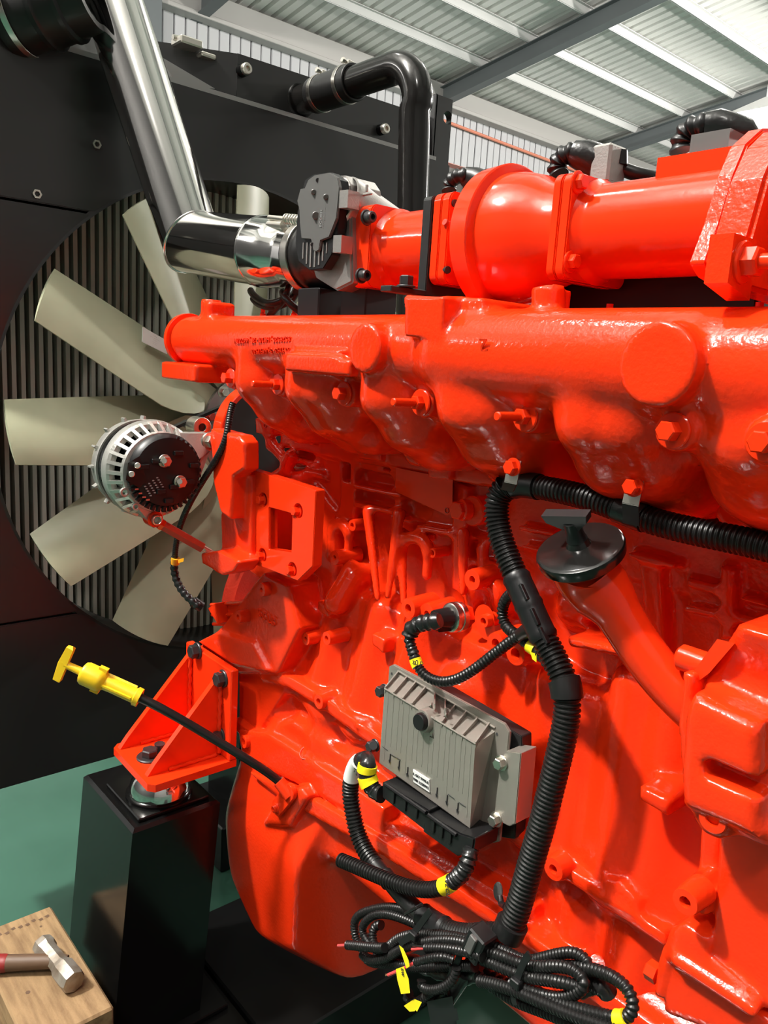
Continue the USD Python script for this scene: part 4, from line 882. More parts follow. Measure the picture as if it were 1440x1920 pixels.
for nm, px0_, px1_, lab in (('support_block', 577, 617, 'left black square support block under the throttle'), ('support_block', 658, 706, 'right black square support block under the throttle')):
    a, b = at(px0_, 560, y=.76), at(px1_, 560, y=.76); single(nm, box((a[0], .74, .052), (b[0], .80, .102), .002), 'plastic_black', lab, 'bracket')
single('rear_cover_block', box((-.66, .84, .0565), (-.39, .95, .150), .003), 'plastic_black', 'black cover behind and under the straight red pipe', 'cover')
# cables under the polished pipe
cb = Thing('tangled_cable', 'tangled black cables hanging under the polished pipe', 'cable')
for P in ([(470, 545, .80), (478, 556, .79), (500, 568, .78), (525, 565, .78), (545, 552, .79)], [(475, 560, .80), (490, 572, .79), (520, 574, .79), (540, 566, .80), (555, 548, .80)], [(505, 594, .80), (520, 575, .79), (535, 556, .78), (542, 540, .79)], [(530, 548, .79), (545, 570, .78), (560, 582, .79), (575, 590, .80)]):
    cb.part('cable', pipe(path_at(P), .0065, 12, 30), 'conduit', 60)
cb.done()

# ---------------- sensors with ribbed hoses above the flanges
def ribbed(t, pts, r, name='ribbed_sleeve'): t.part(name, corrugated(path_at(pts), r, .0085, .22, 20), 'plastic_black', 50)
s1 = Thing('sensor_plug', 'black ribbed sensor plug behind the left mixer flange', 'sensor plug')
ribbed(s1, [(842, 358, .83), (846, 340, .83), (860, 330, .83), (878, 331, .84)], .0105)
s1.part('plug_body', sweep(path_at([(872, 331, .84), (890, 336, .845), (915, 346, .85)]), np.array([.013, .016, .016]), 16), 'plastic_black', 40); s1.part('cable', pipe(path_at([(905, 330, .86), (925, 328, .87), (950, 345, .88)]), .008, 12, 20), 'conduit'); s1.done()
s2 = Thing('sensor_plug', 'black ribbed sensor plug with white steel clip behind the bolted flange', 'sensor plug')
ribbed(s2, [(1048, 330, .83), (1047, 305, .83), (1060, 290, .83), (1082, 288, .835)], .0125)
s2.part('plug_body', sweep(path_at([(1075, 288, .835), (1095, 292, .84), (1120, 302, .85)]), np.array([.015, .019, .020]), 16), 'tape', 40)
q = at(1140, 312, y=.85); s2.part('clip', obox(q, (.014, .018, .022), np.eye(3), .003), 'cast_alu', 25)
s2.part('cap_nut', cyl(at(1160, 312, y=.86), at(1160, 285, y=.86), .011, n=8), 'plastic_black'); s2.part('cable', pipe(path_at([(1150, 308, .86), (1175, 320, .87), (1200, 328, .88), (1225, 332, .9)]), .0085, 12, 20), 'conduit'); s2.done()
s3 = Thing('sensor_plug', 'black ribbed sensor plug on the red pad beside the large flange', 'sensor plug')
ribbed(s3, [(1277, 283, .785), (1279, 262, .785), (1290, 245, .785), (1310, 235, .785), (1330, 236, .79)], .0115)
s3.part('plug_body', sweep(path_at([(1322, 238, .79), (1345, 236, .795), (1370, 242, .80), (1395, 250, .81), (1405, 262, .815)]), np.array([.014, .016, .015, .014, .012]), 14), 'tape', 40)
s3.part('sensor_base', hull(*[(x, y, z) for x in (at(1298, 280, y=.77)[0], at(1370, 275, y=.77)[0]) for y in (.765, .815) for z in (.218, .236)]), 'plastic_grey', 25); s3.done()

# ================================================================ FRONT OF THE ENGINE
mb = Thing('engine_bracket', 'red welded engine bracket with twin sloping gussets above the pedestal', 'bracket')
fz_ = -.772
mb.part('foot_plate', hull(*[(x, y, z) for z in (fz_, fz_ + .014) for x, y in ((-1.372, .565), (-1.36, .553), (-1.205, .550), (-1.193, .56), (-1.193, .722), (-1.372, .722))]), 'red_paint', 20)
mb.part('back_plate', box((-1.372, .706, fz_ + .014), (-1.193, .722, -.578), .002), 'red_paint', 20)
for x in (-1.352, -1.232):
    mb.part('gusset', hull(*[(a, y, z) for a in (x - .006, x + .006) for y, z in ((.560, fz_ + .014), (.575, fz_ + .034), (.706, -.592), (.706, fz_ + .014))]), 'red_paint', 20)
    mb.part('weld_bead', cat(*[sweep(np.array([(x + .007, .706 - .004 + .0012 * math.sin(i * 1.9), fz_ + .02 + i * .006) for i in range(28)]), .0045, 8), sweep(np.array([(x + .007, .60 + i * .006, fz_ + .0165 + .001 * math.sin(i * 2.1)) for i in range(17)]), .004, 8)]), 'red_cast', 60)
for px, py in ((419, 1272), (414, 1379), (371, 1220)): add_bolt(mb, at(px, py, y=.706), EY, .0125, 'dark_steel', 'hex', 1.35, .014)
k_ = at(281, 1420, z=fz_ + .014); add_bolt(mb, k_, (0, 0, 1), .014, 'dark_steel', 'hex', 1.75, .014)
mb.done()
bp = Thing('accessory_bracket', 'flat red bracket plate with a rectangular window and four bolts', 'bracket')
yp = .700
outl = pz(yp, (432, 868), (592, 919), (586, 1062), (558, 1089), (500, 1066), (438, 1046)).buffer(-.003).buffer(.003)
win = pz(yp, (504, 951), (548, 963), (546, 1036), (504, 1030)).buffer(-.002).buffer(.002)
pz_h = [(493, 937), (559, 958), (492, 1041), (548, 1068)]
holes = shapely.union_all([Point(XZ(yp, p)[0]).buffer(.0115) for p in pz_h] + [win])
bp.part('plate', extrude(outl.difference(holes), -yp - .018, -yp, YM, bev=.001), 'red_paint', 20)
bp.part('window_frame', extrude(win.buffer(.004).difference(win), -yp - .012, -yp - .004, YM), 'red_paint', 20)
for i, p in enumerate(pz_h):
    w = at(*p, y=yp + .007); add_bolt(bp, w, EY, .0068, 'red_paint', 'hex', 1.5, .009)
bp.part('stand_off', extrude(pz(yp + .02, (442, 890), (520, 915), (520, 940), (490, 1040), (446, 1030)), -.80, -yp - .0185, YM), 'red_cast', 20)
bp.done()
ab = Thing('alternator_bracket', 'red upright alternator bracket with pivot lug and lower foot', 'bracket')
cb_ = Cast((-1.36, .60, -.40), (-1.08, .76, -.09), .004)
cb_.prism(XZ(.665, (398, 802), (452, 816), (462, 830), (462, 880), (440, 895), (436, 975), (418, 962), (404, 905)), .66, .690, k=.004, rnd=.003)
cb_.prism(XZ(.69, (438, 895), (470, 890), (470, 1050), (415, 1042), (413, 965)), .690, .712, k=.006, rnd=.003)
cb_.prism(XZ(.665, (385, 1036), (420, 1030), (458, 1052), (446, 1072), (424, 1078), (388, 1056)), .655, .70, k=.006, rnd=.004)
cb_.cyl(at(412, 822, x=-1.27), at(412, 826, x=-1.19), .014, k=.006)
ab.part('bracket_casting', cb_.mesh(), 'red_cast', True)
ab.done()
# alternator
al = Thing('alternator', 'silver alternator with round black rear cover in front of the fan', 'alternator')
xA = -1.225; ac = at(303, 886, x=xA); AX = np.array([1.0, 0, 0])
def alp(r, a, x=0): return ac + np.array([x, r * math.cos(a), r * math.sin(a)])
al.part('front_frame', lathe([(-.115, .03), (-.115, .070), (-.105, .078), (-.085, .081), (-.078, .0805), (-.078, .03)], ac, AX, 56), 'alt_alu', 35)
al.part('stator', lathe([(-.08, .074), (-.08, .0775), (-.05, .0775), (-.05, .074)], ac, AX, 56, closed=True), 'black_gloss', 35)
al.part('rear_rim', lathe([(-.052, .070), (-.052, .0825), (-.044, .0845), (-.030, .083), (-.026, .079), (-.026, .070)], ac, AX, 56, closed=True), 'alt_alu', 35)
al.part('rear_ring', lathe([(-.012, .052), (-.012, .0665), (-.006, .0685), (-.001, .0665), (.0, .062), (.0, .052)], ac, AX, 56, closed=True), 'alt_alu', 35)
for i in range(30):
    a = math.radians(60 + 12 * i)
    if 10 < (60 + 12 * i) % 360 < 40: continue
    u_ = np.array([0, math.cos(a), math.sin(a)]); t_ = np.array([0, -u_[2], u_[1]])
    al.part('cage_bar', hull(*[ac + [x, 0, 0] + u_ * r + t_ * s_ for x, r in ((-.030, .083), (-.026, .068), (-.003, .0675), (-.010, .056)) for s_ in (-.0028, .0028)]), 'alt_alu', 25)
    if i % 2 == 0: al.part('cooling_tooth', hull(*[ac + [x, 0, 0] + u_ * r + t_ * s_ for x in (-.100, -.086) for r, s_ in ((.078, .003), (.078, -.003), (.0865, .0015), (.0865, -.0015))]), 'alt_alu', 25)
al.part('winding', lathe([(-.06, .05), (-.06, .066), (-.02, .062), (-.02, .05)], ac, AX, 48, closed=True), 'core_black', 35)
al.part('rear_cover', lathe([(-.02, .0625), (.0, .0610), (.003, .0635), (.010, .0620), (.016, .057), (.019, .045), (.020, 1e-5)], ac + [.0, .004, .003], AX, 56), 'plastic_black', 35)
for i in range(26):
    a = math.radians(70 - i * 9.5); al.part('cover_notch', hull(*[alp(r, a + s_, x) for x in (.008, .0165) for r, s_ in ((.0645, .04), (.0645, -.04), (.055, .035), (.055, -.035))]), 'plastic_black', 20)
for r, a in ((.030, 130), (.042, 160), (.04, 60), (.025, -60), (.045, -85), (.03, -110), (.05, 15), (.043, -20)): al.part('cover_boss', box(alp(r, math.radians(a), .018) - [0, .008, .004], alp(r, math.radians(a), .0235) + [0, .008, .004], .001), 'plastic_black', 20)
for px, py in ((308, 864), (337, 903)): add_bolt(al, at(px, py, x=xA + .021), EX, .0085, 'zinc', 'hex', 1.3, .009, name='terminal_nut'); al.part('terminal_stud', cyl(at(px, py, x=xA + .02), at(px, py, x=xA + .042), .0045, n=14), 'zinc')
for px, py in ((258, 873), (247, 889)): al.part('terminal_pin', cyl(at(px, py, x=xA + .012), at(px, py, x=xA + .036), .005, n=14, bev=.001), 'zinc')
for r_, k0 in ((.0, 0), (1, 1), (2, 2), (3, 3)):
    for j in range(5):
        q = at(272 + r_ * 7.5 + j * 2.6, 912 - r_ * 5.5 + j * 4.3, x=xA + .0195); al.part('cover_slot', box(q + [-.001, -.0016, -.0010], q + [.0012, .0016, .0010]), 'ink_grey')
for px, py in ((256, 917), (263, 925), (270, 932), (277, 937)): q = at(px, py, x=xA + .0195); al.part('cover_slot', box(q + [-.001, -.003, -.0012], q + [.0012, .003, .0012]), 'zinc')
al.part('connector', hull(*[at(px, py, x=x) for px, py in ((240, 868), (262, 855), (275, 900), (262, 915), (236, 900)) for x in (xA - .0, xA + .020)]), 'plastic_black', 25)
lug = at(389, 826, x=xA - .01); low = at(287, 972, x=xA - .01); t0 = at(318, 815, x=xA - .03)
al.part('pivot_arm', hull(lug + [.008, .0, .013], lug + [.008, .006, -.012], lug + [-.02, .0, .013], lug + [-.02, .006, -.012], t0 + [.012, 0, .004], t0 + [-.01, 0, .004], alp(.070, .30, .004), alp(.070, .30, -.02)), 'alt_alu', 30)
al.part('pivot_arm_strut', hull(*[p + e for p in (lug + [0, 0, -.006], alp(.066, -.1, -.005)) for e in ([.007, .006, 0], [-.01, .006, 0], [.007, -.006, 0], [-.01, -.006, 0])]), 'alt_alu', 30)
add_bolt(al, lug + [.008, 0, 0], EX, .0105, 'zinc', 'hex', 1.55, .011, name='pivot_nut'); al.part('pivot_bolt', cyl(lug + [-.08, 0, 0], lug + [.032, 0, 0], .006, n=16), 'dark_steel')
ll = at(232, 918, x=xA - .01); al.part('lower_lug', hull(*[p + [x, 0, 0] for x in (-.02, .006) for p in (ll + [0, -.006, .01], ll + [0, .004, -.008], low + [0, .0, -.016], low + [0, -.016, .004], low + [0, .014, .01], ll + [0, .02, .016])]), 'alt_alu', 30)
for px, py, r in ((234, 923, .0075), (255, 950, .006)): q = at(px, py, x=xA); al.part('lug_hole', ring(q - [.004, 0, 0], q + [.001, 0, 0], r, r * .55, 20, .0004), 'alt_alu')
al.part('adjuster_ring', ring(low + [-.012, 0, 0], low + [.010, 0, 0], .0135, .0085, 28), 'red_paint', 30); al.part('adjuster_bush', ring(low + [.0, 0, 0], low + [.018, 0, 0], .0088, .006, 24), 'zinc')
al.done()
r0, r1 = at(297, 980, x=xA - .01), at(392, 1034, y=.665)
rod = Thing('adjusting_rod', 'dark red hexagonal adjusting rod running from the alternator to the bracket foot', 'rod')
dv = unit(r1 - r0)
rod.part('hex_rod', lathe([(0, 1e-5), (0, .0095), (np.linalg.norm(r1 - r0) - .02, .0095), (np.linalg.norm(r1 - r0) - .02, 1e-5)], r0 + dv * .006, dv, 6), 'red_rust', 20); rod.part('threaded_end', cyl(r0 - dv * .004, r1 + dv * .01, .0055, n=14), 'zinc'); rod.part('lock_nut', hexprism(r0 + dv * .002, dv, .0105, .008), 'red_paint', 20)
rod.done()
# pulleys
pu = Thing('crank_pulley', 'dark red grooved crank pulley half hidden behind the gear case', 'pulley')
xc = -1.43; pc = at(470, 1150, x=xc) + [0, .12, .01]
pu.part('wheel', lathe([(-.03, 1e-5), (-.03, .175), (-.024, .180), (-.018, .172), (-.012, .180), (-.006, .172), (0, .180), (.006, .172), (.012, .180), (.016, .175), (.016, .15), (.004, .145), (.004, .07), (.03, .06), (.03, 1e-5)], pc, AX, 72), 'red_rust', 25); pu.done()
p2_ = Thing('fan_pulley', 'open red fan pulley ring beside the engine block', 'pulley')
c2 = at(414, 805, x=-1.40); pcn = np.array([-1.40, c2[1] + .105, c2[2] - .012])
p2_.part('ring', ring(pcn - [.035, 0, 0], pcn + [.0, 0, 0], .105, .094, 72, .002), 'red_paint', 30); p2_.part('disc', lathe([(-.03, 1e-5), (-.03, .094), (-.034, .094), (-.034, 1e-5)], pcn, AX, 60), 'dark_steel', 30); p2_.done()
# speed sensor holder and cable
sh = Thing('sensor_holder', 'small red ribbed sensor holder left of the gear case', 'bracket')
q = [(383, 1142), (397, 1133), (470, 1128), (478, 1150), (466, 1172), (402, 1170)]
sh.part('arm', cat(extrude(pz(.715, *q).buffer(-.002).buffer(.002), -.778, -.748, YM, bev=.001), extrude(pz(.715, (383, 1142), (397, 1132), (402, 1172)).buffer(-.001).buffer(.001), -.748, -.722, YM, bev=.001)), 'red_paint', 25)
for a_, b_ in (((396, 1134), (470, 1129)), ((398, 1153), (470, 1152)), ((400, 1170), (468, 1171))): sh.part('rib', sweep(path_at([(a_[0], a_[1], .745), (b_[0], b_[1], .745)]), .0035, 8), 'red_paint', 40)
sh.done()
sc = Thing('alternator_cable', 'black ribbed cable with orange tape hanging past the alternator', 'cable')
sc.part('conduit', corrugated(path_at([(437, 755, .68), (430, 785, .67), (422, 825, .66), (400, 870, .655), (372, 915, .655), (348, 960, .66), (334, 1000, .665), (328, 1045, .67)]), .0058, .0042, .10, 12), 'conduit', 50)
sc.part('taped_end', sweep(spline(path_at([(328, 1045, .67), (329, 1080, .675), (340, 1105, .68), (358, 1125, .69), (372, 1137, .70)]), 40), .0072 + .0010 * np.sin(np.arange(40) * 1.7), 12), 'tape', 40)
sc.part('sensor', sweep(path_at([(362, 1128, .695), (378, 1138, .71)]), .0105, 14), 'plastic_black'); sc.part('orange_tape', sweep(path_at([(329, 1046, .67), (328.5, 1057, .671)]), .0082, 16), 'orange_tape'); sc.part('orange_flag', hull(*[at(*p, y=y) for p in ((334, 1049), (345, 1046), (344, 1053), (334, 1056)) for y in (.669, .6705)]), 'orange_tape', False)
sc.done()
# dipstick
dp = Thing('dipstick', 'yellow T-handled dipstick on a black tube leaning in front of the bracket', 'dipstick')
P = spline(path_at([(545, 1492, .712), (528, 1470, .705), (480, 1434, .665), (400, 1385, .605), (320, 1338, .545), (250, 1303, .497)]), 60)
dp.part('tube', sweep(P, .0072, 16), 'rubber', 60)
d = unit(P[-1] - P[-4]); e = P[-1]; sc_ = 1.0
hd2 = lambda t: e + d * t
dp.part('handle_socket', lathe([(-.012, .0085), (-.012, .0150), (-.004, .0155), (-.002, .0125), (.035, .0120), (.050, .0125), (.050, 1e-5)], e, d, 28), 'yellow_plastic', 35)
for a_ in (0, 2.1, 4.2): Mf = frame(d); rdir = Mf[:, 0] * math.cos(a_) + Mf[:, 1] * math.sin(a_); dp.part('socket_rib', hull(*[hd2(t) + rdir * r_ + np.cross(d, rdir) * s_ for t in (.0, .05) for r_, s_ in ((.010, .0025), (.010, -.0025), (.0155, .0015), (.0155, -.0015))]), 'yellow_plastic', 25)
dp.part('handle_body', lathe([(.048, .0125), (.054, .0175), (.060, .019), (.083, .019), (.088, .0165), (.090, .012), (.090, 1e-5)], e, d, 32), 'yellow_plastic', 35)
mf = frame(d, (0, 0, 1)); up_ = mf[:, 1]; sd = mf[:, 0]
for s_ in (1, -1): dp.part('finger_lug', hull(*[hd2(t) + up_ * s_ * u_ + sd * w for t in (.052, .066) for u_ in (.014, .0225) for w in (-.005, .005)]), 'yellow_plastic', 25)
dp.part('handle_stem', cyl(hd2(.085), hd2(.118), .0068, .006), 'yellow_plastic', 40)
dp.part('handle_grip', hull(*[hd2(t) + up_ * u_ + sd * w for t, u_, w in ((.114, .03, .006), (.114, -.03, .006), (.114, .03, -.006), (.114, -.03, -.006), (.126, .030, .005), (.126, -.030, .005), (.126, .030, -.005), (.126, -.030, -.005), (.118, .034, 0), (.118, -.034, 0), (.129, .0, .004), (.129, 0, -.004))]), 'yellow_plastic', 25)
dp.done()
db = Thing('dipstick_flange', 'red flange clamping the dipstick tube to the oil pan', 'flange')
a, b = at(523, 1513, y=.7115), at(546, 1484, y=.7115)
db.part('plate', extrude(shapely.LineString([tuple(a[[0, 2]]), tuple(b[[0, 2]])]).buffer(.0145), -.7145, -.706, YM, bev=.001), 'red_paint', 30)
add_bolt(db, [a[0], .706, a[2]], EY, .0065, 'red_paint', 'socket', 1.4, .006)
db.part('collar', cyl(P[0], P[0] + (P[6] - P[0]) * 1.0, .0115, .0105, bev=.001), 'red_paint', 40); db.part('clip', ring(P[5], P[6], .0100, .0072, 24), 'zinc'); db.done()

# ================================================================ CONTROL UNIT
ec = Thing('engine_control_unit', 'silver finned engine control unit with black round plug and white label', 'control unit')
yB, yF = .722, .690
bpoly = [(729, 1250), (737, 1246), (945, 1357), (955, 1373), (936, 1578), (924, 1581), (905, 1566), (880, 1560), (716, 1442)]
ec.part('base_plate', extrude(pz(yB, *bpoly).buffer(-.0015).buffer(.0015), -yB - .005, -yB, YM, bev=.001), 'ecu_alu', 25)
fr = [(721, 1291), (892, 1395), (881, 1553), (862, 1558), (852, 1552), (855, 1535), (729, 1464), (726, 1436), (711, 1428)]
ff = [at(*p, y=yF) for p in fr]; fb = [at(*p, y=yB) for p in ((745, 1258), (930, 1362), (905, 1562), (730, 1455))]
ec.part('housing', hull(*[at(*p, y=yF) for p in ((721, 1293), (891, 1397), (881, 1553), (711, 1430))], *[at(*p, y=yB) for p in ((746, 1264), (928, 1372), (900, 1556), (722, 1446))]), 'ecu_alu', 20)
for (a0, a1), (c0, c1) in zip(((480, 155), (543, 190), (607, 224), (675, 262), (885, 390), (965, 435), (1045, 480), (1125, 520)), ((385, 270), (445, 305), (507, 345), (572, 385), (787, 512), (860, 560), (932, 607), (1027, 660))):
    a = at(620 + a0 / 3.79, 1220 + a1 / 3.79, y=yB - .001); b = at(620 + c0 / 3.79, 1220 + c1 / 3.79, y=yF - .001); ec.part('fin', hull(*[p + [s_, 0, e_] for p in (a, b) for s_ in (-.0011, .0011) for e_ in (-.006, .0022)]), 'ecu_alu', 20)
for (a0, a1), (c0, c1) in (((740, 300), (738, 390)), ((815, 345), (812, 420))):
    a = at(620 + a0 / 3.79, 1220 + a1 / 3.79, y=yB - .001); b = at(620 + c0 / 3.79, 1220 + c1 / 3.79, y=yF + .006); ec.part('fin', hull(*[p + [s_, 0, e_] for p in (a, b) for s_ in (-.0011, .0011) for e_ in (-.006, .0022)]), 'ecu_alu', 20)
for k_, (a, b) in enumerate((((721, 1291), (892, 1395)), ((746, 1258), (928, 1365)))):
    y = yF - .0005 if k_ == 0 else yB - .001; p0, p1 = at(*a, y=y), at(*b, y=y); ec.part('edge_rib', sweep(np.array([p0, p1]), .0013, 8), 'ecu_alu', 40)
for i in range(17):                                        # fine ribs down the face
    t = (i + .7) / 17.6; a = np.array([721, 1293]) * (1 - t) + np.array([891, 1397]) * t; b = np.array([712, 1425]) * (1 - t) + np.array([882, 1540]) * t; wv = .0012 + .0008 * (i % 3)
    p0, p1 = at(*a, y=yF), at(*(a + (b - a) * (.72 if i % 4 else .98)), y=yF); ec.part('face_rib', hull(*[p + [s_, e_, 0] for p in (p0, p1) for s_ in (-wv, wv) for e_ in (.001, -.0003)]), 'ecu_alu', 20)
pc_ = at(797, 1351, y=yF); ec.part('plug_boss', lathe([(-.01, .018), (.004, .0150), (.006, .014), (.006, .0115)], pc_, unit([0, -1, .12]), 36), 'ecu_alu', 30)
ec.part('round_plug', lathe([(0, .0120), (.010, .0115), (.0125, .0100), (.0125, 1e-5)], pc_, unit([0, -1, .06]), 36), 'plastic_black', 30, label='black round plug')
for a in ((808, 1322), (836, 1340), (787, 1362), (810, 1378)): q = at(*a, y=yF - .0002); ec.part('bright_spot_pad', hull(q + [-.004, 0, -.004], q + [.004, 0, -.004], q + [.002, 0, .005], q + [0, -.002, 0]), 'ecu_alu', 20)
qs = [at(*p, y=yF - .0022) for p in ((774, 1443), (804, 1462), (805, 1486), (775, 1466))]
ec.part('label', hull(*qs, *[q + [0, .002, 0] for q in qs]), 'white_label', 20, label='small white printed label'); cs = np.mean(qs, 0); u_, v_ = unit(qs[1] - qs[0]), unit(qs[0] - qs[3])
ec.part('printing', cat(text('6. 847 9990.0', .0032, cs + v_ * .004 - [0, .0004, 0], u_, v_, .0005, True), text('YNN 1228901', .0032, cs - v_ * .003 - [0, .0004, 0], u_, v_, .0005, True)), 'ink', False)
arr = []
for px, py in ((730, 1421), (747, 1434), (763, 1446), (818, 1485), (837, 1499), (857, 1514)):
    q = at(px, py + 8, y=yF - .0013); arr.append(cat(box(q + [-.0004, 0, 0], q + [.0004, .0012, .012]), hull(q + [-.0022, 0, .003], q + [.0022, 0, .003], q + [0, 0, -.003], q + [0, .0012, .001])))
for a, b in (((717, 1400), (727, 1407)), ((732, 1414), (742, 1420)), ((840, 1489), (852, 1498)), ((860, 1504), (873, 1513)), ((742, 1420), (751, 1425))): arr.append(sweep(np.array([at(*a, y=yF - .0012), at(*b, y=yF - .0012)]), .0004, 6))
ec.part('printed_arrows', cat(*arr), 'ink', False, kind='stuff')
ec.part('faint_emblem', cat(text('HELION', .006, at(795, 1400, y=yF - .0008), u_, v_, .0004)) , 'plastic_grey', False) if 0 else None
for px, py in ((735, 1263), (932, 1376), (915, 1567)): ec.part('corner_hole', cyl(at(px, py, y=yB - .0006), at(px, py, y=yB + .001), .0018, n=12), 'ink')
br_ = [(944, 1404), (975, 1412), (966, 1558), (948, 1548), (936, 1530)]
ec.part('side_bracket', extrude(pz(.712, (938, 1424), (950, 1408), (977, 1412), (966, 1545), (955, 1550), (925, 1535)).buffer(-.001).buffer(.001), -.742, -.712, YM, bev=.001), 'ecu_alu', 25)
for px, py in ((941, 1430), (931, 1536)): add_bolt(ec, at(px, py, y=.712), EY, .0068, 'zinc', 'hex', 1.45, .008)
for px, py in ((722, 1294), (704, 1397)): add_bolt(ec, at(px, py, y=.72), EY, .0075, 'dark_steel', 'hex', 1.3, .012)
ec.part('backing_bracket', extrude(pz(.742, (790, 1262), (985, 1378), (985, 1420), (972, 1570), (900, 1560), (740, 1470)).buffer(-.003).buffer(.003), -.755, -.735, YM, bev=.001), 'black_coat', 25)
for px, py in ((700, 1398),): ec.part('mount_stud', cyl(at(px, py, y=.74), at(px, py, y=.70), .006, n=16), 'dark_steel')
ec.done()
for lab, q, q2 in (('left black plug connector under the silver control unit', [(716, 1466), (803, 1520), (796, 1558), (716, 1496)], [(728, 1462), (806, 1510), (800, 1532), (728, 1488)]), ('right black plug connector under the silver control unit', [(797, 1524), (860, 1562), (890, 1572), (886, 1600), (856, 1606), (792, 1560)], [(808, 1512), (852, 1542), (850, 1562), (806, 1536)])):
    cn = Thing('control_connector', lab, 'connector')
    cn.part('shell', extrude(pz(.672, *q).buffer(-.002).buffer(.002), -.718, -.672, YM, bev=.002), 'plastic_black', 25)
    cn.part('socket', extrude(pz(.690, *q2).buffer(-.001).buffer(.001), -.72, -.685, YM, bev=.001), 'plastic_black', 25)
    a, b = np.array(q[0], float), np.array(q[1], float)
    for t in (.25, .5, .75): p = at(*(a + (b - a) * t + [0, 6]), y=.671); cn.part('rib', box(p + [-.003, -.0015, -.016], p + [.003, .001, .004], .0005), 'plastic_black')
    cn.part('lever', sweep(path_at([(q[0][0] + 6, q[0][1] + 4, .670), (q[1][0] - 4, q[1][1] + 4, .670)]), .0028, 8), 'plastic_black', 40)
    cn.done()
# oil pressure sensor
os_ = Thing('pressure_sensor', 'steel pressure sensor screwed into the red block', 'sensor')
a, b = at(872, 1155, y=.765), at(822, 1158, y=.715); d = unit(b - a)
d = unit(np.array([-.12, -.98, .05])); L = .052
os_.part('hex_base', hexprism(a - d * .004, d, .0165, .012), 'red_paint', 20)
os_.part('can', lathe([(.006, .012), (.008, .020), (.011, .0208), (.016, .0205), (.017, .0195), (.020, .0195), (.021, .0205), (.026, .0195), (.028, .016), (.028, 1e-5)], a, d, 40), 'clamp_steel', 30)
os_.part('plug', hull(*[a + d * t + Mx for t, r in ((.026, .0145), (.052, .012)) for Mx in [frame(d)[:, 0] * r * math.cos(q) + frame(d)[:, 1] * r * math.sin(q) for q in np.linspace(0, 6.2, 14)]]), 'plastic_black', 40)
for k_ in (-1, 0, 1): os_.part('plug_rib', obox(a + d * .036 + frame(d)[:, 1] * .0135 * -1 + frame(d)[:, 0] * k_ * .006, (.0013, .003, .012), frame(d), .0005), 'plastic_black')
os_.done()

# ================================================================ OIL FILLER
fl = Thing('oil_filler', 'red oil filler neck with black knobbed cap slanting up from the housing', 'oil filler')
NP = path_at([(1310, 1330, .665), (1262, 1290, .66), (1215, 1212, .65), (1180, 1148, .64), (1140, 1088, .632), (1112, 1050, .628)])
cc = at(1093, 1047, y=.626); n_ = unit(np.array([-.08, -.48, .87]))
NP = np.vstack([path_at([(1325, 1350, .668), (1290, 1318, .665), (1240, 1266, .660), (1183, 1188, .652), (1142, 1126, .645)]), cc - n_ * .022, cc - n_ * .004])
Pn = spline(NP, 50); rr_ = np.interp(np.linspace(0, 1, 50), [0, .3, .56, .66, .74, .80, 1], [.0215, .0215, .0215, .0225, .027, .0305, .032])
fl.part('neck', sweep(Pn, rr_, 40), 'red_paint', 60)
fl.part('cap', lathe([(0, .020), (.0, .0385), (.003, .0415), (.010, .0425), (.013, .0415), (.0145, .038), (.0155, .018), (.0165, .012), (.020, .0105), (.024, .0085), (.024, 1e-5)], cc, n_, 64), 'black_tube', 35)
k0 = cc + n_ * .022
fl.part('knob_stem', cat(lathe([(0, .010), (.006, .0085), (.02, .008), (.02, 1e-5)], k0, n_, 24)), 'plastic_black', 40)
hdv = at(1092, 962, y=.60) - at(1008, 984, y=.60); hdv = unit(hdv - n_ * (hdv @ n_)); M = np.stack([hdv, np.cross(n_, hdv), n_], 1)
fl.part('knob_bar', place(hull((-.023, -.006, .022), (.018, -.006, .022), (-.023, .006, .022), (.018, .006, .022), (-.026, -.006, .030), (.020, -.006, .030), (-.026, .006, .030), (.020, .006, .030), (-.005, -.0045, .012), (.006, -.0045, .012), (-.005, .0045, .012), (.006, .0045, .012)), M, k0), 'plastic_black', 25)
fl.done()

# ================================================================ WIRING
def on_path(P, s0, s1, n=8):                               # piece of a spline between two fractions
    q = spline(P, 400); s0, s1 = min(s0, s1), max(s0, s1); u = np.linspace(s0 * 399, max(s1 * 399, s0 * 399 + 1.5), n); return np.stack([np.interp(u, np.arange(400), q[:, k]) for k in range(3)], 1)
def frac(P, px, py):
    q = spline(P, 400); c_ = q @ R; uv = np.stack([720 + F * c_[:, 0] / c_[:, 2], 960 + F * c_[:, 1] / c_[:, 2]], 1); return float(np.argmin(((uv - [px, py]) ** 2).sum(1))) / 399
def taped(P, r, n=60, seed=0, amp=.10):
    q = spline(P, n); rs_ = np.random.RandomState(seed); w = np.cumsum(rs_.randn(n)) ; w = (w - w.mean()) / (w.std() + 1e-9)
    return sweep(q, r * (1 + amp * np.sin(np.arange(n) * 1.35 + w) + .03 * rs_.randn(n)), 16)
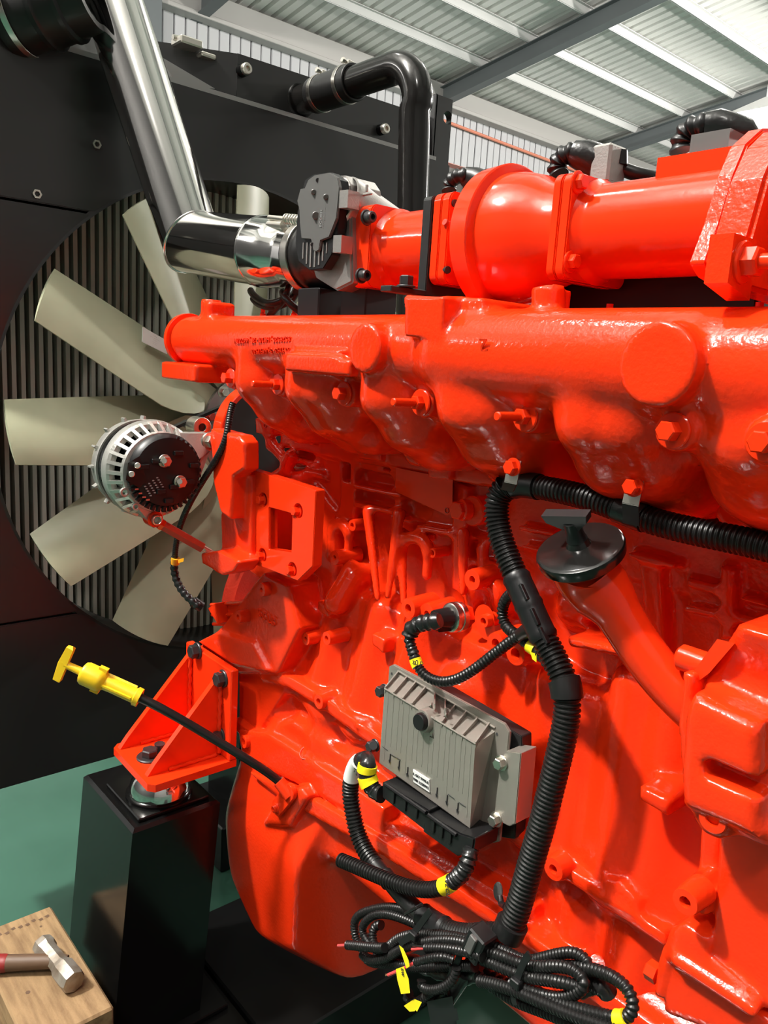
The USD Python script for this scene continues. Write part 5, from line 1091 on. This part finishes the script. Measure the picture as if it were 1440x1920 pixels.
# --- upper main conduit
T1 = path_at([(1900, 1190, .715), (1700, 1112, .715), (1520, 1052, .715), (1440, 1026, .715), (1340, 1004, .715), (1215, 974, .715), (1110, 936, .715), (1020, 915, .715), (972, 910, .718), (945, 922, .715)])
t = Thing('main_conduit', 'thick black corrugated conduit running right below the manifold runners', 'conduit')
t.part('conduit', corrugated(T1, .0138, .0052, .13, 22), 'conduit', 45)
t.part('joint_sleeve', sweep(on_path(T1, frac(T1, 1010, 913), frac(T1, 962, 908), 14), .0152, 22), 'rubber', 40)
t.part('joint_sleeve', sweep(on_path(T1, frac(T1, 1210, 972), frac(T1, 1160, 954), 10), .0148, 22), 'tape', 40)
for px, py, pt in ((964, 876, (958, 900)), (1190, 912, (1192, 960))):
    a = at(px, py, y=.680); b = at(pt[0], pt[1], y=.688)
    tabm = hull(*[a + [s_, e_, .008] for s_ in (-.009, .009) for e_ in (0, .0015)], *[a + [s_, e_ - .004, -.018] for s_ in (-.009, .009) for e_ in (0, .0015)], )
    tb2 = hull(*[a + [s_, e_ - .004, -.017] for s_ in (-.009, .009) for e_ in (0, .0015)], *[b + [s_, e_ - .006, -.012] for s_ in (-.009, .009) for e_ in (0, .0015)])
    t.part('holder_tab', tabm, 'zinc', 20); t.part('holder_strap', tb2, 'rubber', 20)
    add_bolt(t, a + [0, -.001, 0], EY, .0075, 'red_paint', 'hex', 1.4, .008)
t.done()
# --- main conduit down the side
T2 = path_at([(948, 912, .715), (934, 935, .712), (931, 965, .710), (938, 1005, .708), (958, 1060, .705), (985, 1120, .702), (1012, 1180, .700), (1040, 1235, .697), (1060, 1285, .693), (1063, 1335, .690), (1052, 1400, .685), (1035, 1470, .680), (1015, 1550, .674), (992, 1630, .668), (972, 1700, .662), (950, 1752, .655)])
t = Thing('main_conduit', 'thick black corrugated conduit descending beside the silver control unit', 'conduit')
t.part('conduit', corrugated(T2, .0150, .0054, .13, 22), 'conduit', 45)
f0, f1 = frac(T2, 966, 1078), frac(T2, 1022, 1200)
t.part('branch_sleeve', sweep(on_path(T2, f0, f1, 20), np.r_[.0150, .0168, np.full(7, .0160), .0172, .0160, np.full(7, .0160), .0168, .0150], 24), 'plastic_black', 35)
for s_ in (.25, .62, .9):
    q = on_path(T2, f0 + (f1 - f0) * s_, f0 + (f1 - f0) * (s_ + .05), 2); d = unit(q[1] - q[0]); c_ = q[0] + frame(d, (0, -1, 0))[:, 1] * .0
    t.part('sleeve_latch', obox(q[0] + np.array([.0125, -.011, .003]), (.0018, .0045, .010), np.stack([unit(np.cross(d, [0, -1, .2])), unit(np.cross(d, np.cross(d, [0, -1, .2]))), d], 1), .0006), 'plastic_black', 25)
t.part('band', sweep(on_path(T2, frac(T2, 1062, 1272), frac(T2, 1063, 1308), 8), .0178, 24), 'rubber', 35)
t.part('elbow_sleeve', sweep(on_path(T2, frac(T2, 958, 1730), 1.0, 8), .0185, 24), 'rubber', 40)
bs = at(1000, 1178, y=.700); t.part('branch_spout', sweep(path_at([(1006, 1172, .700), (985, 1184, .705), (970, 1195, .71)]), np.array([.011, .0085, .0075]), 16), 'plastic_black', 40)
t.done()
# --- sensor branch
B = path_at([(982, 1186, .706), (945, 1212, .705), (905, 1243, .70), (868, 1268, .695), (830, 1278, .692), (800, 1268, .690), (783, 1248, .690), (775, 1225, .690), (768, 1200, .690), (772, 1180, .692), (795, 1168, .695), (825, 1163, .700)])
t = Thing('sensor_cable', 'thin black ribbed cable looping from the conduit to the pressure sensor', 'cable')
fa = frac(B, 783, 1250); t.part('conduit', corrugated(on_path(B, 0, fa, 60), .0068, .0052, .2, 14), 'conduit', 45)
t.part('taped_end', taped(on_path(B, fa, .86, 30), .0072, 50, 1, .12), 'tape', 40); t.part('taped_boot', taped(on_path(B, .80, 1.0, 20), .0105, 30, 2, .10), 'tape', 40)
t.part('yellow_tape', sweep(on_path(B, frac(B, 780, 1252), frac(B, 774, 1236), 4), .0082, 18), 'yellow_tape', 40)
q = at(783, 1243, y=.6815); t.part('marking', text('x0.F', .007, q, unit(at(792, 1246, y=.69) - at(774, 1240, y=.69)), (0, 0, 1), .0006), 'ink', False)
t.done()
B2_ = path_at([(962, 1112, .715), (948, 1125, .722), (942, 1148, .725), (948, 1172, .723), (970, 1192, .715), (990, 1208, .712), (1010, 1222, .710), (1030, 1245, .705), (1046, 1268, .700)])
t = Thing('branch_cable', 'thin black ribbed cable looping behind the conduit sleeve with yellow flag', 'cable')
fb_ = frac(B2_, 995, 1212); t.part('conduit', corrugated(on_path(B2_, 0, fb_, 50), .0070, .0052, .2, 14), 'conduit', 45); t.part('taped_end', taped(on_path(B2_, fb_, 1, 20), .0075, 36, 3, .1), 'tape', 40)
t.part('yellow_tape', sweep(on_path(B2_, frac(B2_, 993, 1210), frac(B2_, 1006, 1219), 4), .0085, 18), 'yellow_tape', 40)
t.part('yellow_flag', hull(*[at(*p, y=y) for p in ((994, 1222), (1006, 1226), (1006, 1242), (998, 1236)) for y in (.702, .703)]), 'yellow_tape', False)
t.done()
# --- control unit cables
C1 = path_at([(716, 1490, .675), (700, 1480, .672), (690, 1462, .670), (688, 1443, .670), (690, 1430, .672), (682, 1424, .680), (668, 1434, .685), (660, 1455, .685), (657, 1485, .684), (661, 1520, .682), (670, 1560, .680), (688, 1600, .677), (710, 1630, .674), (730, 1655, .670)])
t = Thing('control_unit_cable', 'black corrugated hose curling down left of the control unit with yellow bands', 'cable')
f0 = frac(C1, 659, 1462); f2 = frac(C1, 704, 1622)
t.part('conduit', corrugated(on_path(C1, f0, f2, 60), .0125, .0054, .14, 20), 'conduit', 45)
t.part('taped_end', taped(on_path(C1, 0, frac(C1, 676, 1427), 30), .0112, 50, 4, .06), 'tape', 40)
t.part('white_collar', sweep(on_path(C1, frac(C1, 674, 1429), frac(C1, 659, 1462), 10), .0122, 20), 'white_label', 40, label='white tape collar')
q = at(667, 1447, y=.671); t.part('marking', text('T1', .006, q, unit(at(674, 1456, y=.68) - at(660, 1438, y=.68)), unit([.3, 0, 1]), .0006), 'ink', False)
for a, b in (((689, 1434), (687.5, 1446)), ((689, 1456), (695, 1471))): t.part('yellow_band', sweep(on_path(C1, frac(C1, *a), frac(C1, *b), 4), .0140, 20), 'yellow_tape', 40)
t.part('taped_tail', sweep(on_path(C1, f2 - .01, 1.0, 12), np.r_[.0128, np.full(11, .0118)], 20), 'rubber', 40)
t.done()
C2 = path_at([(722, 1640, .668), (750, 1675, .662), (785, 1710, .655), (825, 1738, .650), (865, 1752, .646), (905, 1752, .646), (945, 1752, .650)])
t = Thing('lower_trunk', 'black taped cable trunk crossing to the bottom of the descending conduit', 'conduit')
f0, f1 = frac(C2, 838, 1742), frac(C2, 790, 1713)
t.part('taped_run', sweep(on_path(C2, 0, f1, 20), .0115, 20), 'rubber', 40); t.part('smooth_sleeve', sweep(on_path(C2, f1, f0, 12), np.r_[.012, .0155, np.full(8, .0150), .0155, .012], 22), 'plastic_black', 40); t.part('conduit', corrugated(on_path(C2, f0, .97, 40), .0132, .0054, .13, 20), 'conduit', 45)
t.part('clip_block', obox(at(898, 1768, y=.625), (.0125, .012, .019), np.stack([unit([1, 0, -.3]), [0, 1, 0], unit([.3, 0, 1])], 1), .002), 'plastic_black', 25)
t.part('clip_slot', obox(at(884, 1770, y=.612), (.005, .003, .012), np.stack([unit([1, 0, -.3]), [0, 1, 0], unit([.3, 0, 1])], 1), .001), 'plastic_grey', 25)
t.part('cable_tie', cat(*[obox(at(px, py, y=.63), (.0022, .006, .016), np.stack([unit([1, 0, -.9]), [0, 1, 0], unit([.9, 0, 1])], 1), .001) for px, py in ((775, 1705),)]), 'plastic_black')
t.done()
C3 = path_at([(884, 1588, .680), (880, 1605, .672), (872, 1628, .665), (855, 1648, .660), (830, 1663, .655), (795, 1668, .650), (755, 1660, .646), (715, 1645, .642), (675, 1628, .638), (640, 1613, .634)])
t = Thing('control_unit_cable', 'black corrugated hose with open left end and yellow lettered band', 'cable')
f0 = frac(C3, 845, 1656); t.part('conduit', corrugated(on_path(C3, f0, 1, 50), .0100, .0050, .17, 18), 'conduit', 45); t.part('taped_end', taped(on_path(C3, 0, f0, 30), .0098, 50, 5, .09), 'tape', 40)
t.part('yellow_band', sweep(on_path(C3, frac(C3, 848, 1654), frac(C3, 830, 1663), 6), .0110, 20), 'yellow_tape', 40)
q = at(839, 1666, y=.6475); t.part('marking', text('VECU', .0060, q, unit([.25, 0, -1]), unit([1, 0, .25]), .0006), 'ink', False)
t.part('open_end', ring(C3[-1] + (C3[-1] - C3[-2]) * .0, C3[-1] + unit(C3[-1] - C3[-2]) * .002, .0098, .0075, 20, .0004), 'conduit'); t.done()
t = Thing('tie_holder', 'flat black cable tie mount on the red block left of the descending conduit', 'cable tie')
a = at(933, 1672, y=.70); t.part('mount_tab', hull(*[a + [r_ * math.cos(q) * .55, e_, r_ * math.sin(q)] for r_ in (.0125,) for q in np.linspace(0, 6.2, 16) for e_ in (0, .002)]), 'plastic_grey', 25); t.part('strap', sweep(path_at([(937, 1682, .695), (940, 1695, .69), (948, 1700, .68)]), .004, 10), 'plastic_black'); t.done()
# --- coiled bundle: each conduit its own thing, tied together
COILS = [
 ('upper loop of the left coil against the red pan', .0062, [(905, 1760, .640), (860, 1752, .645), (800, 1722, .65), (740, 1702, .655), (690, 1708, .66), (665, 1730, .662), (668, 1760, .660), (690, 1768, .655)]),
 ('inner loop of the left coil', .0060, [(900, 1775, .632), (850, 1768, .640), (790, 1738, .645), (730, 1715, .65), (692, 1722, .655), (680, 1745, .655), (695, 1772, .650), (730, 1782, .645)]),
 ('middle strand of the left coil above the yellow tag', .0064, [(905, 1770, .626), (845, 1756, .630), (790, 1752, .632), (745, 1762, .632), (715, 1782, .634), (700, 1768, .638), (700, 1745, .645), (715, 1735, .65)]),
 ('left coil strand crossing just above the bare red wire', .0062, [(905, 1782, .622), (850, 1764, .624), (800, 1766, .625), (760, 1776, .626), (732, 1792, .628), (700, 1800, .63), (680, 1790, .634)]),
 ('short cut strand ending in a bare red wire at the far left', .0062, [(722, 1777, .622), (695, 1776, .622), (675, 1774, .622), (652, 1772, .622)]),
 ('short strand ending in a pink wire in the bundle', .0058, [(905, 1795, .616), (860, 1782, .616), (825, 1778, .616), (800, 1778, .616)]),
 ('thin shiny strand feeding the tagged red wire', .0050, [(850, 1800, .612), (832, 1795, .608), (805, 1797, .606), (780, 1804, .606)]),
 ('lower left strand sagging under the bundle', .0064, [(680, 1780, .64), (690, 1800, .64), (730, 1806, .638), (770, 1812, .63), (830, 1812, .628), (890, 1812, .625)]),
 ('small loop hanging under the black clip', .0056, [(790, 1838, .612), (792, 1850, .610), (806, 1856, .608), (830, 1852, .608), (848, 1838, .61), (856, 1815, .612)]),
 ('strand hanging below with the folded yellow tag', .0062, [(845, 1860, .622), (800, 1868, .618), (775, 1880, .614), (765, 1872, .612), (768, 1862, .612)]),
 ('top strand of the right coil turning back near the red rail', .0060, [(900, 1768, .640), (950, 1785, .638), (985, 1800, .636), (1010, 1798, .634), (1050, 1788, .634), (1085, 1790, .634), (1103, 1808, .632), (1098, 1825, .630)]),
 ('second strand of the right coil bending round the loop', .0064, [(900, 1785, .630), (960, 1800, .626), (1000, 1812, .624), (1045, 1812, .622), (1080, 1822, .622), (1095, 1842, .620), (1080, 1862, .618), (1040, 1870, .618), (990, 1856, .618), (960, 1845, .620)]),
 ('middle strand of the right coil passing through the tie', .0064, [(905, 1800, .626), (950, 1818, .622), (990, 1832, .620), (1030, 1838, .618), (1070, 1846, .618), (1092, 1852, .622)]),
 ('outer loop of the right coil with the yellow band', .0064, [(1060, 1812, .634), (1100, 1815, .630), (1145, 1830, .626), (1178, 1858, .622), (1186, 1890, .618), (1172, 1908, .614), (1150, 1908, .612), (1100, 1896, .612), (1065, 1886, .614), (1020, 1870, .618)]),
 ('lower strand running down to the right frame corner', .0066, [(900, 1840, .622), (950, 1852, .616), (1000, 1872, .612), (1060, 1898, .608), (1110, 1916, .606), (1160, 1935, .604)]),
 ('lowest strand sagging at the right of the bundle', .0064, [(895, 1830, .632), (935, 1858, .630), (965, 1876, .628), (1005, 1892, .625), (1060, 1915, .620), (1100, 1940, .618)]),
 ('fat taped end tucked inside the right coil', .0095, [(1085, 1858, .640), (1110, 1845, .640), (1130, 1850, .638), (1140, 1862, .64)]),
 ('thick dark strand deep in the middle of the bundle', .0105, [(880, 1800, .646), (915, 1835, .642), (960, 1855, .640), (1010, 1870, .640)]),
 ('thick dark strand under the clip running left', .0100, [(905, 1810, .642), (860, 1830, .640), (800, 1812, .642), (745, 1800, .645), (710, 1795, .65)]),
]
for lab, r, pts in COILS:
    t = Thing('coiled_conduit', 'black ribbed cable, ' + lab, 'cable', 'coiled cables hanging in the bundle')
    P = path_at(pts)
    if r < .009: t.part('conduit', corrugated(P, r, .0048, .2, 12), 'conduit', 45)
    else: t.part('taped_run', taped(P, r, 40, 6, .05), 'tape', 40)
    if 'far left' in lab: t.part('bare_wire', sweep(path_at([(655, 1772, .622), (634, 1773, .622)]), .0020, 8), 'wire_red', 40)
    if 'pink' in lab:
        t.part('bare_wire', sweep(path_at([(802, 1778, .615), (772, 1780, .612)]), .0016, 8), 'wire_red', 40); t.part('dark_wire', sweep(path_at([(802, 1776, .615), (774, 1773, .613)]), .0013, 8), 'tape', 40)
    if 'tagged' in lab:
        t.part('bare_wire', sweep(path_at([(782, 1803, .606), (760, 1814, .603), (728, 1828, .600)]), .0020, 8), 'wire_red', 40); t.part('copper_end', cat(*[sweep(path_at([(729, 1827, .600), (723, 1828 + k_, .600 + .001 * k_)]), .0005, 6) for k_ in (-1.5, 0, 1.5)]), 'copper', 40)
        gp = lambda *ps: hull(*[at(px, py, y=y) for px, py in ps for y in (.5985, .5992)])
        t.part('yellow_tag', gp((742, 1817), (757, 1812), (766, 1835), (769, 1862), (752, 1864), (745, 1838)), 'yellow_tape', False)
        t.part('yellow_tag', gp((748, 1772), (756, 1778), (766, 1800), (768, 1812), (762, 1816), (758, 1795)), 'yellow_tape', False)
        t.part('marking', text('SW', .0045, at(755, 1823, y=.598), unit([.3, 0, -1]), unit([1, 0, .3]), .0004), 'ink', False)
    if 'folded' in lab:
        t.part('yellow_tag', cat(hull(*[at(px, py, y=y) for px, py in ((757, 1886), (775, 1874), (783, 1880), (778, 1896), (768, 1897)) for y in (.605, .6058)]), hull(*[at(px, py, y=y) for px, py in ((777, 1873), (791, 1879), (782, 1897), (775, 1890)) for y in (.603, .6038)])), 'yellow_tape', False)
    if 'yellow band' in lab: t.part('yellow_band', sweep(on_path(P, frac(P, 1172, 1905), frac(P, 1155, 1909), 6), .0080, 16), 'yellow_tape', 40)
    t.done()
for lab, pts in (('black cable tie round the right half of the coiled cables', [(992, 1790), (978, 1812), (968, 1840), (962, 1868), (966, 1885)]), ('black cable tie round the left half of the coiled cables', [(806, 1708), (790, 1730), (772, 1752), (748, 1768)]), ('black cable tie under the clip in the middle of the bundle', [(862, 1775), (858, 1800), (848, 1822), (842, 1835)])):
    t = Thing('cable_tie', lab, 'cable tie')
    q = spline(path_at([(a, b, .612 if 'right' in lab else .618) for a, b in pts]), 20); d = np.gradient(q, axis=0); d /= np.linalg.norm(d, axis=1, keepdims=True)
    s_ = np.cross(d, [0, 1.0, 0]); s_ /= np.linalg.norm(s_, axis=1, keepdims=True); w = .0038; e_ = np.array([0, .0022, 0])
    v = np.vstack([np.stack([q[i] - s_[i] * w, q[i] + s_[i] * w, q[i] + s_[i] * w + e_, q[i] - s_[i] * w + e_]) for i in range(20)]); fs = []
    for i in range(19):
        for j in range(4): a, b = i * 4 + j, i * 4 + (j + 1) % 4; fs += [(a, b, b + 4), (a, b + 4, a + 4)]
    fs += [(0, 2, 1), (0, 3, 2), (76, 77, 78), (76, 78, 79)]
    t.part('strap', (v, np.array(fs)), 'plastic_black', 30); k_ = q[10]; t.part('tie_head', obox(k_ + [0, -.001, -.006], (.006, .004, .005), np.eye(3), .001), 'plastic_black'); t.done()
# connector hanging at the very bottom
t = Thing('hanging_plug', 'dark plug connector hanging at the bottom of the cable bundle', 'connector')
t.part('plug_body', hull(*[at(px, py, y=y) for px, py in ((800, 1878), (848, 1868), (858, 1930), (812, 1945)) for y in (.615, .645)]), 'plastic_black', 25); t.part('plug_latch', hull(*[at(px, py, y=y) for px, py in ((846, 1892), (856, 1890), (860, 1912), (850, 1915)) for y in (.610, .64)]), 'plastic_black', 25)
t.part('cable', pipe(path_at([(830, 1880, .63), (850, 1850, .632), (870, 1820, .635)]), .012, 14, 20), 'tape', 50); t.done()
